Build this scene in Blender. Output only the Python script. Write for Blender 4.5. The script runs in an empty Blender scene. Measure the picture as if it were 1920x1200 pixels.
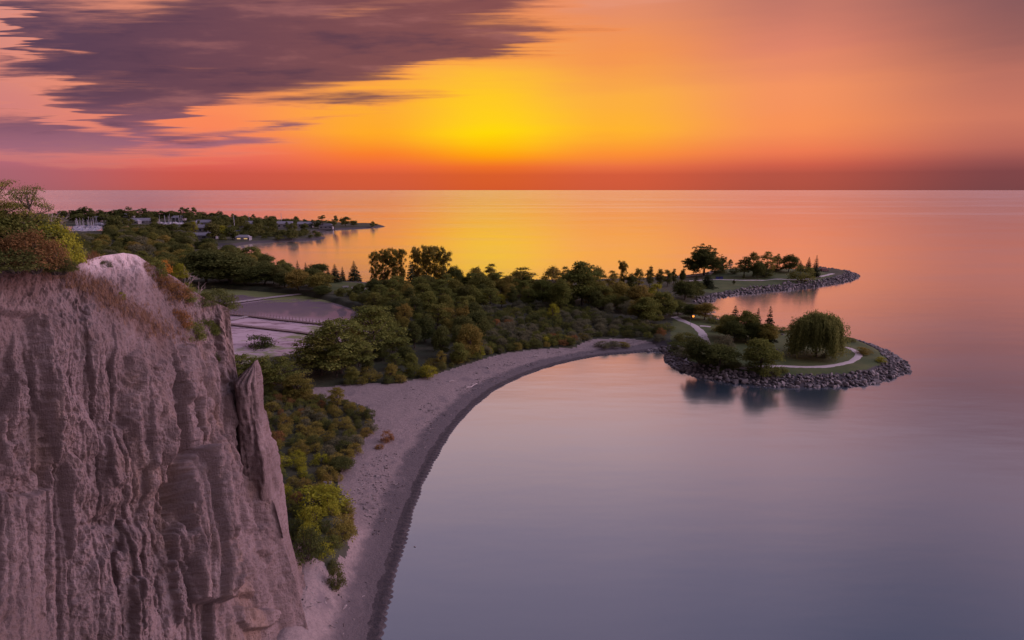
import bpy, math, random
import numpy as np
from mathutils import Vector

# ------------------------------------------------------------------ camera, world, exposure
scene = bpy.context.scene
COL = scene.collection
CAM_H = 60.0
FPX = 1173.0                      # focal length in pixels of a 1920 px wide frame
PITCH = math.atan((600.0 - 356.0) / FPX)
cam_data = bpy.data.cameras.new("camera")
cam_data.sensor_width = 36.0
cam_data.lens = 36.0 * FPX / 1920.0
cam_data.clip_start = 0.5
cam_data.clip_end = 400000.0
cam = bpy.data.objects.new("camera", cam_data)
cam.location = (0, 0, CAM_H)
cam.rotation_euler = (math.radians(90) - PITCH, 0, 0)
COL.objects.link(cam)
scene.camera = cam
scene.view_settings.view_transform = 'Standard'
scene.view_settings.look = 'None'
scene.view_settings.exposure = 0.0
scene.view_settings.gamma = 1.0
scene.render.engine = 'CYCLES'
scene.cycles.max_bounces = 6
scene.cycles.diffuse_bounces = 3
scene.cycles.glossy_bounces = 3
scene.cycles.transmission_bounces = 3
scene.cycles.sample_clamp_indirect = 4.0
scene.cycles.use_denoising = True

CP, SP = math.cos(PITCH), math.sin(PITCH)


def ray(px, py):
    """direction of the sight line through a photo pixel, scaled so that y = 1"""
    a, b = px - 960.0, 600.0 - py
    x, y, z = a, FPX * CP + b * SP, -FPX * SP + b * CP
    return x / y, 1.0, z / y


def P(px, py, z=0.0):
    x, _, dz = ray(px, py)
    t = (z - CAM_H) / dz
    return x * t, t


def at_depth(px, py, Y):
    x, _, dz = ray(px, py)
    return x * Y, Y, CAM_H + dz * Y


def lin(c):
    return tuple(((v / 255.0) / 12.92 if v / 255.0 <= 0.04045 else ((v / 255.0 + 0.055) / 1.055) ** 2.4) for v in c[:3])


def rgba(c):
    return (*lin(c), 1.0)


class Nodes:
    """small helper round a node tree"""
    def __init__(self, tree):
        self.t = tree
        tree.nodes.clear()

    def n(self, kind, **kw):
        nd = self.t.nodes.new(kind)
        for k, v in kw.items():
            setattr(nd, k, v)
        return nd

    def put(self, sock, v):
        if isinstance(v, bpy.types.NodeSocket):
            self.t.links.new(v, sock)
        elif isinstance(v, tuple) and sock.type == 'RGBA' and len(v) == 3:
            sock.default_value = (*v, 1.0)
        else:
            sock.default_value = v

    def math(self, op, a, b=0.0, c=None, clamp=False):
        nd = self.n('ShaderNodeMath', operation=op)
        nd.use_clamp = clamp
        self.put(nd.inputs[0], a)
        self.put(nd.inputs[1], b)
        if c is not None:
            self.put(nd.inputs[2], c)
        return nd.outputs[0]

    def mix(self, f, a, b, blend='MIX'):
        nd = self.n('ShaderNodeMix', data_type='RGBA', blend_type=blend)
        self.put(nd.inputs[0], f)
        self.put(nd.inputs[6], a)
        self.put(nd.inputs[7], b)
        return nd.outputs[2]

    def smooth(self, v, lo, hi, a=0.0, b=1.0):
        nd = self.n('ShaderNodeMapRange', interpolation_type='SMOOTHSTEP')
        self.put(nd.inputs[0], v)
        self.put(nd.inputs[1], lo)
        self.put(nd.inputs[2], hi)
        self.put(nd.inputs[3], a)
        self.put(nd.inputs[4], b)
        return nd.outputs[0]

    def noise(self, vec, scale, detail=4.0, rough=0.55, dist=0.0, out=0):
        nd = self.n('ShaderNodeTexNoise')
        self.put(nd.inputs['Vector'], vec)
        nd.inputs['Scale'].default_value = scale
        nd.inputs['Detail'].default_value = detail
        nd.inputs['Roughness'].default_value = rough
        nd.inputs['Distortion'].default_value = dist
        return nd.outputs[out]

    def mapping(self, vec, loc=(0, 0, 0), rot=(0, 0, 0), scale=(1, 1, 1), kind='POINT'):
        nd = self.n('ShaderNodeMapping', vector_type=kind)
        self.put(nd.inputs['Vector'], vec)
        nd.inputs['Location'].default_value = loc
        nd.inputs['Rotation'].default_value = rot
        nd.inputs['Scale'].default_value = scale
        return nd.outputs[0]

    def ramp(self, f, stops, interp='LINEAR'):
        nd = self.n('ShaderNodeValToRGB')
        cr = nd.color_ramp
        cr.interpolation = interp
        while len(cr.elements) < len(stops):
            cr.elements.new(0.5)
        for e, (p, c) in zip(cr.elements, stops):
            e.position = p
        for e, (p, c) in zip(cr.elements, stops):
            e.position = p
            e.color = (*c, 1.0)
        self.put(nd.inputs[0], f)
        return nd.outputs[0]


# sky colours: rows are elevations, columns are azimuths from straight ahead (degrees)
SKY_EL = [0, 1.3, 2.0, 3, 5, 8, 11, 15, 21, 33, 90]
SKY = {
    -40: [(160, 98, 108), (168, 100, 112), (178, 104, 118), (195, 114, 122), (205, 125, 125), (215, 135, 125), (215, 140, 130), (205, 140, 135), (225, 185, 198), (186, 168, 198), (70, 78, 112)],
    -25: [(190, 84, 70), (205, 88, 74), (222, 98, 86), (238, 115, 98), (250, 134, 90), (253, 150, 92), (245, 148, 105), (225, 150, 122), (240, 200, 206), (190, 172, 202), (70, 78, 112)],
    -12: [(204, 88, 58), (214, 92, 58), (236, 104, 62), (250, 126, 46), (255, 170, 40), (253, 172, 60), (252, 162, 86), (234, 150, 112), (250, 212, 212), (194, 176, 204), (70, 78, 112)],
    -2: [(210, 88, 44), (218, 94, 44), (240, 112, 40), (255, 158, 16), (255, 216, 10), (255, 200, 40), (252, 170, 72), (234, 148, 106), (252, 214, 212), (196, 178, 206), (70, 78, 112)],
    9: [(204, 88, 58), (212, 92, 60), (234, 112, 66), (252, 142, 54), (255, 180, 48), (252, 174, 68), (244, 150, 82), (228, 142, 106), (250, 212, 212), (194, 176, 204), (70, 78, 112)],
    23: [(172, 80, 64), (182, 84, 68), (208, 96, 74), (238, 122, 82), (248, 146, 88), (244, 148, 98), (222, 132, 106), (186, 116, 104), (226, 186, 192), (168, 156, 186), (68, 76, 110)],
    38: [(120, 68, 70), (128, 70, 72), (150, 82, 80), (182, 102, 90), (204, 120, 98), (190, 114, 98), (146, 94, 92), (120, 84, 92), (176, 148, 164), (120, 118, 148), (66, 74, 106)],
    90: [(140, 112, 118), (144, 114, 120), (148, 116, 122), (152, 120, 125), (158, 126, 130), (162, 130, 134), (162, 132, 136), (158, 132, 140), (154, 134, 146), (140, 128, 146), (84, 86, 114)],
}
CLOUDS = [  # px, py, half width, half height, tilt (deg, + rises to the right), weight
    (330, 70, 640, 150, 3, 1.5), (640, 50, 500, 120, 7, 1.2), (850, 30, 200, 90, 10, 0.5), (900, 88, 260, 40, 6, 0.85),
    (80, 254, 450, 66, -3, 1.9), (650, 187, 230, 18, 2, 1.3), (545, 232, 190, 17, 9, 1.35), (440, 264, 170, 14, 4, 0.75),
    (320, 200, 150, 70, 14, 0.7), (580, 140, 380, 62, 10, 0.75), (120, 120, 240, 80, 0, 0.6), (40, 30, 200, 60, 0, 0.6),
    (90, 203, 215, 26, -19, -1.6), (10, 168, 110, 24, -8, -0.9), (250, 192, 240, 60, 4, 1.25), (0, 62, 52, 62, 0, -2.0), (500, 213, 220, 24, 5, -1.1), (300, 196, 100, 14, 0, -0.9),
    (660, 28, 140, 24, 6, -0.62), (120, 92, 70, 7, 0, -0.8), (95, 150, 70, 12, 0, -0.9), (900, 152, 60, 5, 4, 0.25), (985, 70, 190, 50, 8, 0.5), (940, 10, 150, 40, 6, 0.45), (760, 120, 300, 26, 9, 0.5), (370, 222, 60, 14, 10, -0.8),
]


def build_world():
    w = bpy.data.worlds.new("World")
    scene.world = w
    w.use_nodes = True
    N = Nodes(w.node_tree)
    tc = N.n('ShaderNodeTexCoord')
    sep = N.n('ShaderNodeSeparateXYZ')
    N.put(sep.inputs[0], tc.outputs['Generated'])
    X, Y, Z = sep.outputs
    el = N.math('MULTIPLY', N.math('ARCSINE', N.math('MAXIMUM', Z, 0.0)), 180 / math.pi)
    az = N.math('MULTIPLY', N.math('ARCTAN2', X, Y), 180 / math.pi)
    # a little large-scale unevenness so the bands are not ruler straight
    wob = N.noise(N.mapping(tc.outputs['Generated'], scale=(1.6, 1.6, 14)), 2.0, 4, 0.55)
    el_w = N.math('ADD', el, N.math('MULTIPLY', N.math('SUBTRACT', wob, 0.5), N.smooth(el, 1.5, 7.0, 0.0, 3.2)))
    # square-root scale gives the low band of the sky most of the ramp
    f = N.math('SQRT', N.math('DIVIDE', N.math('MAXIMUM', el_w, 0.0), 90.0))
    azs = sorted(SKY)
    cols = {a: N.ramp(f, [(math.sqrt(e / 90.0), lin(c)) for e, c in zip(SKY_EL, SKY[a])]) for a in azs}
    absaz = N.math('ABSOLUTE', az)
    col = cols[azs[0]]
    for a0, a1 in zip(azs[:-2], azs[1:-1]):
        col = N.mix(N.smooth(az, float(a0), float(a1)), col, cols[a1])
    col = N.mix(N.smooth(absaz, 40.0, 110.0), col, cols[90])
    # ---- clouds, laid out on the sky dome ahead (gnomonic coordinates round +Y)
    ys = N.math('MAXIMUM', Y, 0.12)
    u = N.math('DIVIDE', X, ys)
    v = N.math('DIVIDE', Z, ys)
    cmb = N.n('ShaderNodeCombineXYZ')
    N.put(cmb.inputs[0], u)
    N.put(cmb.inputs[1], v)
    base = cmb.outputs[0]
    warp = N.noise(N.mapping(base, rot=(0, 0, -0.10), scale=(3.2, 26, 1)), 1.0, 6, 0.62, 0.3, out=1)
    sub = N.n('ShaderNodeVectorMath', operation='SUBTRACT')
    N.put(sub.inputs[0], warp)
    sub.inputs[1].default_value = (0.5, 0.5, 0.5)
    mul = N.n('ShaderNodeVectorMath', operation='MULTIPLY')
    N.put(mul.inputs[0], sub.outputs[0])
    mul.inputs[1].default_value = (0.20, 0.036, 0)
    addv = N.n('ShaderNodeVectorMath', operation='ADD')
    N.put(addv.inputs[0], base)
    N.put(addv.inputs[1], mul.outputs[0])
    # long wind-drawn wisps: thin layers slide sideways past each other
    slide = N.math('ADD', N.math('MULTIPLY', N.math('SUBTRACT', N.noise(N.mapping(base, rot=(0, 0, -0.07), scale=(1.1, 75, 1)), 1.0, 5, 0.6), 0.5), 0.30),
                   N.math('MULTIPLY', N.math('SUBTRACT', N.noise(N.mapping(base, rot=(0, 0, -0.07), scale=(2.5, 210, 1)), 1.0, 3, 0.6), 0.5), 0.10))
    sl = N.n('ShaderNodeCombineXYZ')
    N.put(sl.inputs[0], slide)
    add2 = N.n('ShaderNodeVectorMath', operation='ADD')
    N.put(add2.inputs[0], addv.outputs[0])
    N.put(add2.inputs[1], sl.outputs[0])
    pos = add2.outputs[0]
    cov = 0.0
    for px, py, hw, hh, tilt, wt in CLOUDS:
        x, _, z = ray(px, py)
        sx = ray(px + 1, py)[0] - x
        sz = abs(ray(px, py + 1)[2] - z)
        nd = N.mapping(pos, loc=(x, z, 0), rot=(0, 0, math.radians(tilt)), scale=(hw * sx, hh * sz, 1), kind='TEXTURE')
        g = N.n('ShaderNodeTexGradient', gradient_type='QUADRATIC_SPHERE')
        N.put(g.inputs[0], nd)
        s = N.math('SQRT', g.outputs[1])
        cov = N.math('MULTIPLY_ADD', s, wt * 1.0, cov)
    streak = N.noise(N.mapping(base, rot=(0, 0, -0.09), scale=(2.6, 34, 1)), 1.3, 7, 0.6)
    fine = N.noise(N.mapping(base, rot=(0, 0, -0.06), scale=(7, 120, 1)), 1.3, 5, 0.6)
    cov0 = cov
    tex = N.math('ADD', N.math('MULTIPLY', N.math('SUBTRACT', streak, 0.5), 0.95), N.math('MULTIPLY', N.math('SUBTRACT', fine, 0.5), 1.1))
    cov = N.math('ADD', cov, tex)
    amount = N.math('MULTIPLY', N.smooth(cov, -0.10, 1.45), N.smooth(cov0, 0.02, 0.28))
    amount = N.math('MULTIPLY', amount, N.smooth(Y, 0.15, 0.4))
    amount = N.math('MULTIPLY', amount, 0.97)
    left = N.smooth(u, -0.9, 0.15)
    dark = N.mix(left, lin((74, 58, 84)), lin((132, 78, 78)))
    low = N.mix(N.smooth(v, 0.05, 0.15), lin((160, 104, 122)), dark)
    soft = N.noise(N.mapping(base, rot=(0, 0, -0.12), scale=(2.4, 15, 1)), 1.7, 5, 0.6)
    low = N.mix(N.smooth(soft, 0.50, 0.74, 0.0, 0.55), low, lin((176, 112, 108)))
    low = N.mix(N.smooth(soft, 0.28, 0.5, 0.7, 0.0), low, lin((62, 48, 74)))
    rim = N.mix(left, lin((236, 142, 120)), lin((252, 138, 60)))
    ccol = N.mix(N.smooth(cov, 0.25, 1.15), rim, low)
    col = N.mix(amount, col, ccol)
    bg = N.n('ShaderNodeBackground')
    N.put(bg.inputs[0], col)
    # added bright sky patch right of view lights the bluff; left and back dimmed
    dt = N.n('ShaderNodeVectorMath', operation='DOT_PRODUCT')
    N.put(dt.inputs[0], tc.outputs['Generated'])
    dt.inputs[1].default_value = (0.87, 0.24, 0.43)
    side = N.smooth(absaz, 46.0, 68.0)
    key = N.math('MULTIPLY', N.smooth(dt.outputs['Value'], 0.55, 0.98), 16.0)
    fill_dim = N.smooth(X, 0.35, -0.45, 0.9, 0.4)
    N.put(bg.inputs[1], N.math('ADD', N.math('MULTIPLY', side, N.math('SUBTRACT', N.math('ADD', key, fill_dim), 1.0)), 1.0))
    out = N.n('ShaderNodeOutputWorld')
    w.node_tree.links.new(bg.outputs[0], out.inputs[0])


build_world()

# ------------------------------------------------------------------ numeric helpers
_rs = np.random.RandomState(7)
_perm = np.concatenate([_rs.permutation(512)] * 3)
_grad = _rs.normal(size=(512, 3))
_grad /= np.linalg.norm(_grad, axis=1)[:, None]


def perlin(x, y, z=0.0):
    x, y, z = np.broadcast_arrays(np.asarray(x, float), np.asarray(y, float), np.asarray(z, float))
    xi, yi, zi = np.floor(x).astype(int), np.floor(y).astype(int), np.floor(z).astype(int)
    fx, fy, fz = x - xi, y - yi, z - zi
    f = lambda t: t * t * t * (t * (t * 6 - 15) + 10)
    u, v, w = f(fx), f(fy), f(fz)
    r = 0
    for dx in (0, 1):
        for dy in (0, 1):
            for dz in (0, 1):
                h = _perm[(_perm[(_perm[(xi + dx) & 511] + yi + dy) & 511] + zi + dz) & 511]
                g = _grad[h]
                d = g[..., 0] * (fx - dx) + g[..., 1] * (fy - dy) + g[..., 2] * (fz - dz)
                r = r + d * (u if dx else 1 - u) * (v if dy else 1 - v) * (w if dz else 1 - w)
    return r * 1.5


def fbm(x, y, z=0.0, octaves=4, gain=0.5, ridged=False):
    a, s, fr = 1.0, 0.0, 1.0
    for i in range(octaves):
        p = perlin(np.asarray(x) * fr + 17.3 * i, np.asarray(y) * fr + 5.1 * i, np.asarray(z) * fr + 9.7 * i)
        s = s + a * ((1 - 2 * np.abs(p)) if ridged else p)
        a *= gain
        fr *= 2.03
    return s


def sstep(a, b, x):
    t = np.clip((np.asarray(x, float) - a) / (b - a), 0, 1)
    return t * t * (3 - 2 * t)


def sdf_poly(px, py, poly):
    """signed distance to a polygon, positive inside"""
    px, py = np.asarray(px, float), np.asarray(py, float)
    poly = np.asarray(poly, float)
    best = np.full(px.shape, 1e18)
    inside = np.zeros(px.shape, bool)
    n = len(poly)
    for i in range(n):
        ax, ay = poly[i]
        bx, by = poly[(i + 1) % n]
        ex, ey = bx - ax, by - ay
        wx, wy = px - ax, py - ay
        t = np.clip((wx * ex + wy * ey) / (ex * ex + ey * ey + 1e-12), 0, 1)
        d = (wx - ex * t) ** 2 + (wy - ey * t) ** 2
        best = np.minimum(best, d)
        if ay != by:
            c = ((ay > py) != (by > py)) & (px < (bx - ax) * (py - ay) / (by - ay) + ax)
            inside ^= c
    d = np.sqrt(best)
    return np.where(inside, d, -d)


def dist_line(px, py, line):
    """distance to an open polyline and the arc length of the nearest point"""
    px, py = np.asarray(px, float), np.asarray(py, float)
    best = np.full(px.shape, 1e18)
    arc = np.zeros(px.shape)
    s = 0.0
    for (ax, ay), (bx, by) in zip(line[:-1], line[1:]):
        ex, ey = bx - ax, by - ay
        L = math.hypot(ex, ey)
        t = np.clip(((px - ax) * ex + (py - ay) * ey) / (L * L + 1e-12), 0, 1)
        d = (px - ax - ex * t) ** 2 + (py - ay - ey * t) ** 2
        arc = np.where(d < best, s + t * L, arc)
        best = np.minimum(best, d)
        s += L
    return np.sqrt(best), arc


def spline(pts, step=1.0):
    """Catmull-Rom through the points, resampled at about the given step"""
    pts = np.asarray(pts, float)
    p = np.vstack([2 * pts[0] - pts[1], pts, 2 * pts[-1] - pts[-2]])
    out = []
    for i in range(1, len(p) - 2):
        L = np.linalg.norm(p[i + 1] - p[i])
        k = max(2, int(L / step))
        t = np.linspace(0, 1, k, endpoint=False)[:, None]
        out.append(0.5 * (2 * p[i] + (p[i + 1] - p[i - 1]) * t + (2 * p[i - 1] - 5 * p[i] + 4 * p[i + 1] - p[i + 2]) * t ** 2
                          + (3 * p[i] - p[i - 1] - 3 * p[i + 1] + p[i + 2]) * t ** 3))
    out.append(pts[-1:])
    return np.vstack(out)


def mesh_from(name, verts, faces, smooth=True, attrs=None, face_attrs=None, mats=None):
    """verts (n,3); faces: (m,k) array or a list of such arrays"""
    me = bpy.data.meshes.new(name)
    verts = np.asarray(verts, np.float32)
    groups = faces if isinstance(faces, list) else [faces]
    groups = [np.asarray(g, np.int32) for g in groups if len(g)]
    loops = np.concatenate([g.ravel() for g in groups])
    counts = np.concatenate([np.full(len(g), g.shape[1], np.int32) for g in groups])
    me.vertices.add(len(verts))
    me.vertices.foreach_set('co', verts.ravel())
    me.loops.add(len(loops))
    me.loops.foreach_set('vertex_index', loops)
    me.polygons.add(len(counts))
    me.polygons.foreach_set('loop_start', np.concatenate([[0], np.cumsum(counts)[:-1]]).astype(np.int32))
    me.polygons.foreach_set('use_smooth', np.full(len(counts), smooth))
    for k, vals in (attrs or {}).items():
        a = me.attributes.new(k, 'FLOAT', 'POINT')
        a.data.foreach_set('value', np.asarray(vals, np.float32))
    for k, vals in (face_attrs or {}).items():
        a = me.attributes.new(k, 'FLOAT', 'FACE')
        a.data.foreach_set('value', np.asarray(vals, np.float32))
    for m in mats or []:
        me.materials.append(m)
    me.update(calc_edges=True)
    me.validate()
    return me


def grid_faces(r, c, closed=False):
    i = np.arange(r - 1)[:, None]
    j = np.arange(c if closed else c - 1)[None, :]
    a = i * c + j
    b = i * c + (j + 1) % c
    return np.stack([a, b, b + c, a + c], -1).reshape(-1, 4)


def link(o, parent=None):
    COL.objects.link(o)
    if parent is not None:
        o.parent = parent
    return o


def obj(name, me, parent=None, loc=None):
    o = bpy.data.objects.new(name, me)
    if loc is not None:
        o.location = loc
    return link(o, parent)


def tag(o, label=None, cat=None, group=None, kind=None):
    if label:
        o['label'] = label
    if cat:
        o['category'] = cat
    if group:
        o['group'] = group
    if kind:
        o['kind'] = kind
    return o


def structure(name, me, label, cat):
    return tag(obj(name, me), label, cat, kind='structure')


def thing(name, loc, label, cat, group=None, rz=0.0, s=1.0):
    o = bpy.data.objects.new(name, None)
    o.empty_display_size = 0.5
    o.location = loc
    o.rotation_euler = (0, 0, rz)
    o.scale = (s, s, s) if not isinstance(s, tuple) else s
    return tag(link(o), label, cat, group)


def copy_tree(src, parent=None):
    c = src.copy()
    COL.objects.link(c)
    c.parent = parent
    for ch in list(src.children):
        copy_tree(ch, c)
    return c


class MB:
    """collects boxes, tubes and other shapes into one mesh"""
    def __init__(self):
        self.v, self.f4, self.f3, self.n = [], [], [], 0

    def add(self, v, f):
        f = np.asarray(f, int) + self.n
        (self.f4 if f.shape[1] == 4 else self.f3).append(f)
        self.v.append(np.asarray(v, float))
        self.n += len(v)

    def box(self, c, size, rz=0.0, taper=1.0):
        x, y, z = (s / 2 for s in size)
        v = np.array([(a * x * (taper if d > 0 else 1), b * y * (taper if d > 0 else 1), d * z) for d in (-1, 1) for a, b in ((-1, -1), (1, -1), (1, 1), (-1, 1))])
        co, si = math.cos(rz), math.sin(rz)
        v = np.stack([v[:, 0] * co - v[:, 1] * si, v[:, 0] * si + v[:, 1] * co, v[:, 2]], 1) + np.asarray(c)
        self.add(v, [(0, 3, 2, 1), (4, 5, 6, 7), (0, 1, 5, 4), (1, 2, 6, 5), (2, 3, 7, 6), (3, 0, 4, 7)])
        return self

    def tube(self, pts, radii, k=6):
        pts = np.asarray(pts, float)
        radii = np.broadcast_to(np.asarray(radii, float), (len(pts),))
        tang = np.gradient(pts, axis=0)
        tang /= np.linalg.norm(tang, axis=1)[:, None] + 1e-9
        ref = np.where(np.abs(tang[:, 2:3]) > 0.9, np.array([[1.0, 0, 0]]), np.array([[0, 0, 1.0]]))
        a = np.cross(tang, ref)
        a /= np.linalg.norm(a, axis=1)[:, None] + 1e-9
        b = np.cross(tang, a)
        th = np.linspace(0, 2 * math.pi, k, endpoint=False)
        v = pts[:, None] + radii[:, None, None] * (np.cos(th)[None, :, None] * a[:, None] + np.sin(th)[None, :, None] * b[:, None])
        v = v.reshape(-1, 3)
        self.add(v, grid_faces(len(pts), k, True))
        e = self.n
        self.v.append(pts[[0, -1]])
        self.n += 2
        o = e - len(v)
        j = np.arange(k)
        self.f3.append(np.stack([np.full(k, e), o + (j + 1) % k, o + j], 1))
        q = o + (len(pts) - 1) * k
        self.f3.append(np.stack([np.full(k, e + 1), q + j, q + (j + 1) % k], 1))
        return self

    def mesh(self, name, mat, smooth=False, face_attrs=None):
        fs = []
        if self.f4:
            fs.append(np.concatenate(self.f4))
        if self.f3:
            fs.append(np.concatenate(self.f3))
        return mesh_from(name, np.concatenate(self.v), fs, smooth, mats=[mat], face_attrs=face_attrs)


# ------------------------------------------------------------------ materials
def new_mat(name):
    m = bpy.data.materials.new(name)
    m.use_nodes = True
    N = Nodes(m.node_tree)
    out = N.n('ShaderNodeOutputMaterial')
    return m, N, out


def principled(N, out, color, rough=0.8, normal=None, spec=0.3, metallic=0.0):
    b = N.n('ShaderNodeBsdfPrincipled')
    N.put(b.inputs['Base Color'], color)
    N.put(b.inputs['Roughness'], rough)
    b.inputs['Specular IOR Level'].default_value = spec
    b.inputs['Metallic'].default_value = metallic
    if normal is not None:
        N.put(b.inputs['Normal'], normal)
    N.t.links.new(b.outputs[0], out.inputs[0])
    return b


def bump(N, h, strength=0.5, dist=0.1):
    b = N.n('ShaderNodeBump')
    b.inputs['Strength'].default_value = strength
    b.inputs['Distance'].default_value = dist
    N.put(b.inputs['Height'], h)
    return b.outputs[0]


def simple_mat(name, color, rough=0.7, var=0.15, scale=2.0, metallic=0.0, spec=0.3):
    m, N, out = new_mat(name)
    g = N.n('ShaderNodeNewGeometry')
    nz = N.noise(g.outputs['Position'], scale, 4, 0.6)
    c = N.mix(nz, tuple(v * (1 - var) for v in color), tuple(min(1, v * (1 + var)) for v in color))
    principled(N, out, c, rough, spec=spec, metallic=metallic)
    return m


def attr(N, name):
    a = N.n('ShaderNodeAttribute')
    a.attribute_name = name
    return a.outputs['Fac']


def leaf_mat(name, dark, light, warm=None, warm_amount=0.15, trans=0.3):
    """leaves: per-tree and per-leaf variation, some light passing through"""
    m, N, out = new_mat(name)
    oi = N.n('ShaderNodeObjectInfo')
    t = attr(N, 'tint')
    r = oi.outputs['Random']
    f = N.math('ADD', N.math('MULTIPLY', t, 0.6), N.math('MULTIPLY', r, 0.4))
    c = N.mix(f, dark, light)
    if warm:
        r2 = N.math('FRACT', N.math('MULTIPLY', r, 7.31))
        c = N.mix(N.math('MULTIPLY', N.smooth(N.math('ADD', r2, N.math('MULTIPLY', t, 0.3)), 0.75, 1.15), warm_amount * 3, clamp=True), c, warm)
    d = N.n('ShaderNodeBsdfDiffuse')
    N.put(d.inputs[0], c)
    tr = N.n('ShaderNodeBsdfTranslucent')
    N.put(tr.inputs[0], N.mix(0.5, c, tuple(min(1, v * 1.6) for v in light)))
    mx = N.n('ShaderNodeMixShader')
    mx.inputs[0].default_value = trans
    N.t.links.new(d.outputs[0], mx.inputs[1])
    N.t.links.new(tr.outputs[0], mx.inputs[2])
    N.t.links.new(mx.outputs[0], out.inputs[0])
    return m


# ------------------------------------------------------------------ water
def build_water():
    m, N, out = new_mat('lake_water')
    g = N.n('ShaderNodeNewGeometry')
    pos = g.outputs['Position']
    sep = N.n('ShaderNodeSeparateXYZ')
    N.put(sep.inputs[0], pos)
    # the sheltered bay is glassy, the open lake has fine ripple that a long exposure turns into roughness
    open_lake = N.smooth(sep.outputs[1], 500.0, 2200.0)
    patch = N.noise(N.mapping(pos, scale=(0.0006, 0.0035, 1)), 1.0, 4, 0.55)
    rough = N.math('ADD', N.math('MULTIPLY_ADD', N.noise(N.mapping(pos, scale=(0.006, 0.02, 1)), 1.0, 4, 0.6), 0.10, 0.12),
                   N.math('MULTIPLY', N.math('MULTIPLY', N.smooth(patch, 0.45, 0.68), open_lake), 0.05))
    swell = N.noise(N.mapping(pos, scale=(0.03, 0.09, 1)), 1.0, 3, 0.5)
    nrm = bump(N, N.math('MULTIPLY', swell, N.smooth(sep.outputs[1], 900.0, 150.0)), 0.2, 0.5)
    body = N.mix(N.noise(N.mapping(pos, scale=(0.008, 0.02, 1)), 1.0, 3), (0.018, 0.042, 0.062), (0.026, 0.052, 0.078))
    d = N.n('ShaderNodeBsdfDiffuse')
    N.put(d.inputs[0], body)
    gl = N.n('ShaderNodeBsdfGlossy')
    gl.inputs[0].default_value = (1, 1, 1, 1)
    N.put(gl.inputs['Roughness'], rough)
    N.put(gl.inputs['Normal'], nrm)
    fr = N.n('ShaderNodeFresnel')
    fr.inputs[0].default_value = 2.5
    mx = N.n('ShaderNodeMixShader')
    mr = N.n('ShaderNodeMapRange')
    N.put(mr.inputs[0], fr.outputs[0])
    for i_, v_ in enumerate((0.18, 0.66, 1.0, 0.0)):
        mr.inputs[1 + i_].default_value = v_
    N.put(mx.inputs[0], N.math('MULTIPLY_ADD', N.math('POWER', mr.outputs[0], 2.6), -0.82, 0.97))
    N.t.links.new(d.outputs[0], mx.inputs[1])
    N.t.links.new(gl.outputs[0], mx.inputs[2])
    N.t.links.new(mx.outputs[0], out.inputs[0])
    radii = [40, 120, 300, 700, 1500, 3000, 6000, 12000, 25000, 60000, 130000]
    k = 72
    th = np.linspace(0, 2 * math.pi, k, endpoint=False)
    v = np.array([(r * math.cos(t), r * math.sin(t), 0) for r in radii for t in th] + [(0, 0, 0)])
    f = [grid_faces(len(radii), k, True)[:, ::-1], np.array([(len(v) - 1, (j) % k, (j + 1) % k) for j in range(k)])]
    structure('water', mesh_from('water', v, f, True, mats=[m]), 'calm lake reflecting the orange sunrise sky', 'lake')


build_water()

# ------------------------------------------------------------------ shape of the land
BEACH_PX = [(690, 1300), (711, 1200), (724, 1130), (746, 1050), (770, 965), (802, 880), (846, 808), (892, 757), (940, 723), (1000, 697), (1060, 679), (1130, 666), (1195, 661), (1236, 657)]
ISLAND_PX = [(1247, 664), (1254, 680), (1288, 699), (1338, 712), (1400, 720), (1470, 725), (1560, 725), (1640, 718), (1688, 701), (1700, 689), (1682, 670), (1640, 650), (1590, 637), (1545, 630), (1490, 626), (1440, 620), (1385, 611), (1350, 602), (1330, 592)]
BAY_PX = [(1322, 580), (1325, 569), (1340, 561)]
HEAD_PX = [(1370, 554), (1420, 549), (1480, 543), (1540, 536), (1585, 529), (1608, 520), (1600, 513), (1570, 509), (1540, 505)]
BACK_PX = [(1480, 504), (1400, 507), (1340, 509), (1290, 515), (1200, 521), (1100, 523), (1000, 524), (900, 526), (800, 530), (720, 532), (660, 527), (600, 521), (545, 512), (510, 500), (490, 488), (470, 478), (440, 472), (400, 468), (372, 466), (372, 461), (400, 461)]
MARINA_PX = [(440, 462), (480, 456), (545, 452.5), (590, 450), (610, 447), (600, 442), (588, 437), (600, 433), (650, 430), (700, 427.5), (722, 425), (705, 421), (660, 420), (600, 416.5), (540, 414), (480, 411), (440, 409), (425, 406.5), (400, 405), (300, 403.5), (100, 402.5), (-100, 402)]
BEACH_W = spline([P(*p) for p in BEACH_PX], 1.0)
ISLAND_W = spline([P(*p) for p in ISLAND_PX], 2.0)
HEAD_W = spline([P(*p) for p in HEAD_PX], 3.0)
MAR_W = spline([P(*p) for p in MARINA_PX], 6.0)
LAND = np.vstack([BEACH_W, ISLAND_W, [P(*p) for p in BAY_PX], HEAD_W, [P(*p) for p in BACK_PX], MAR_W,
                  [(-3200, 2300), (-700, 20), (-30, 20)]])
POND_PX = [(300, 552), (360, 541), (430, 540), (500, 545), (560, 550), (605, 558), (650, 571), (700, 590), (715, 610), (700, 640), (640, 655), (575, 668), (500, 678), (430, 700), (300, 700)]
POND = spline([P(*p, 0.6) for p in POND_PX], 4.0)
HEAD_B = np.vstack([[P(1326, 567), P(1340, 561)], HEAD_W])
ROCKY = np.vstack([ISLAND_W[2:], HEAD_W[:-2]])
HILL = P(1410, 509, 3)
BASINS = [np.array([P(*p) for p in q]) for q in ([(120, 423.5), (192, 423.5), (192, 436), (130, 437)], [(290, 417), (356, 417), (356, 423.5), (292, 424)], [(376, 457), (392, 457.5), (393, 463), (376, 463)])]
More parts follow.
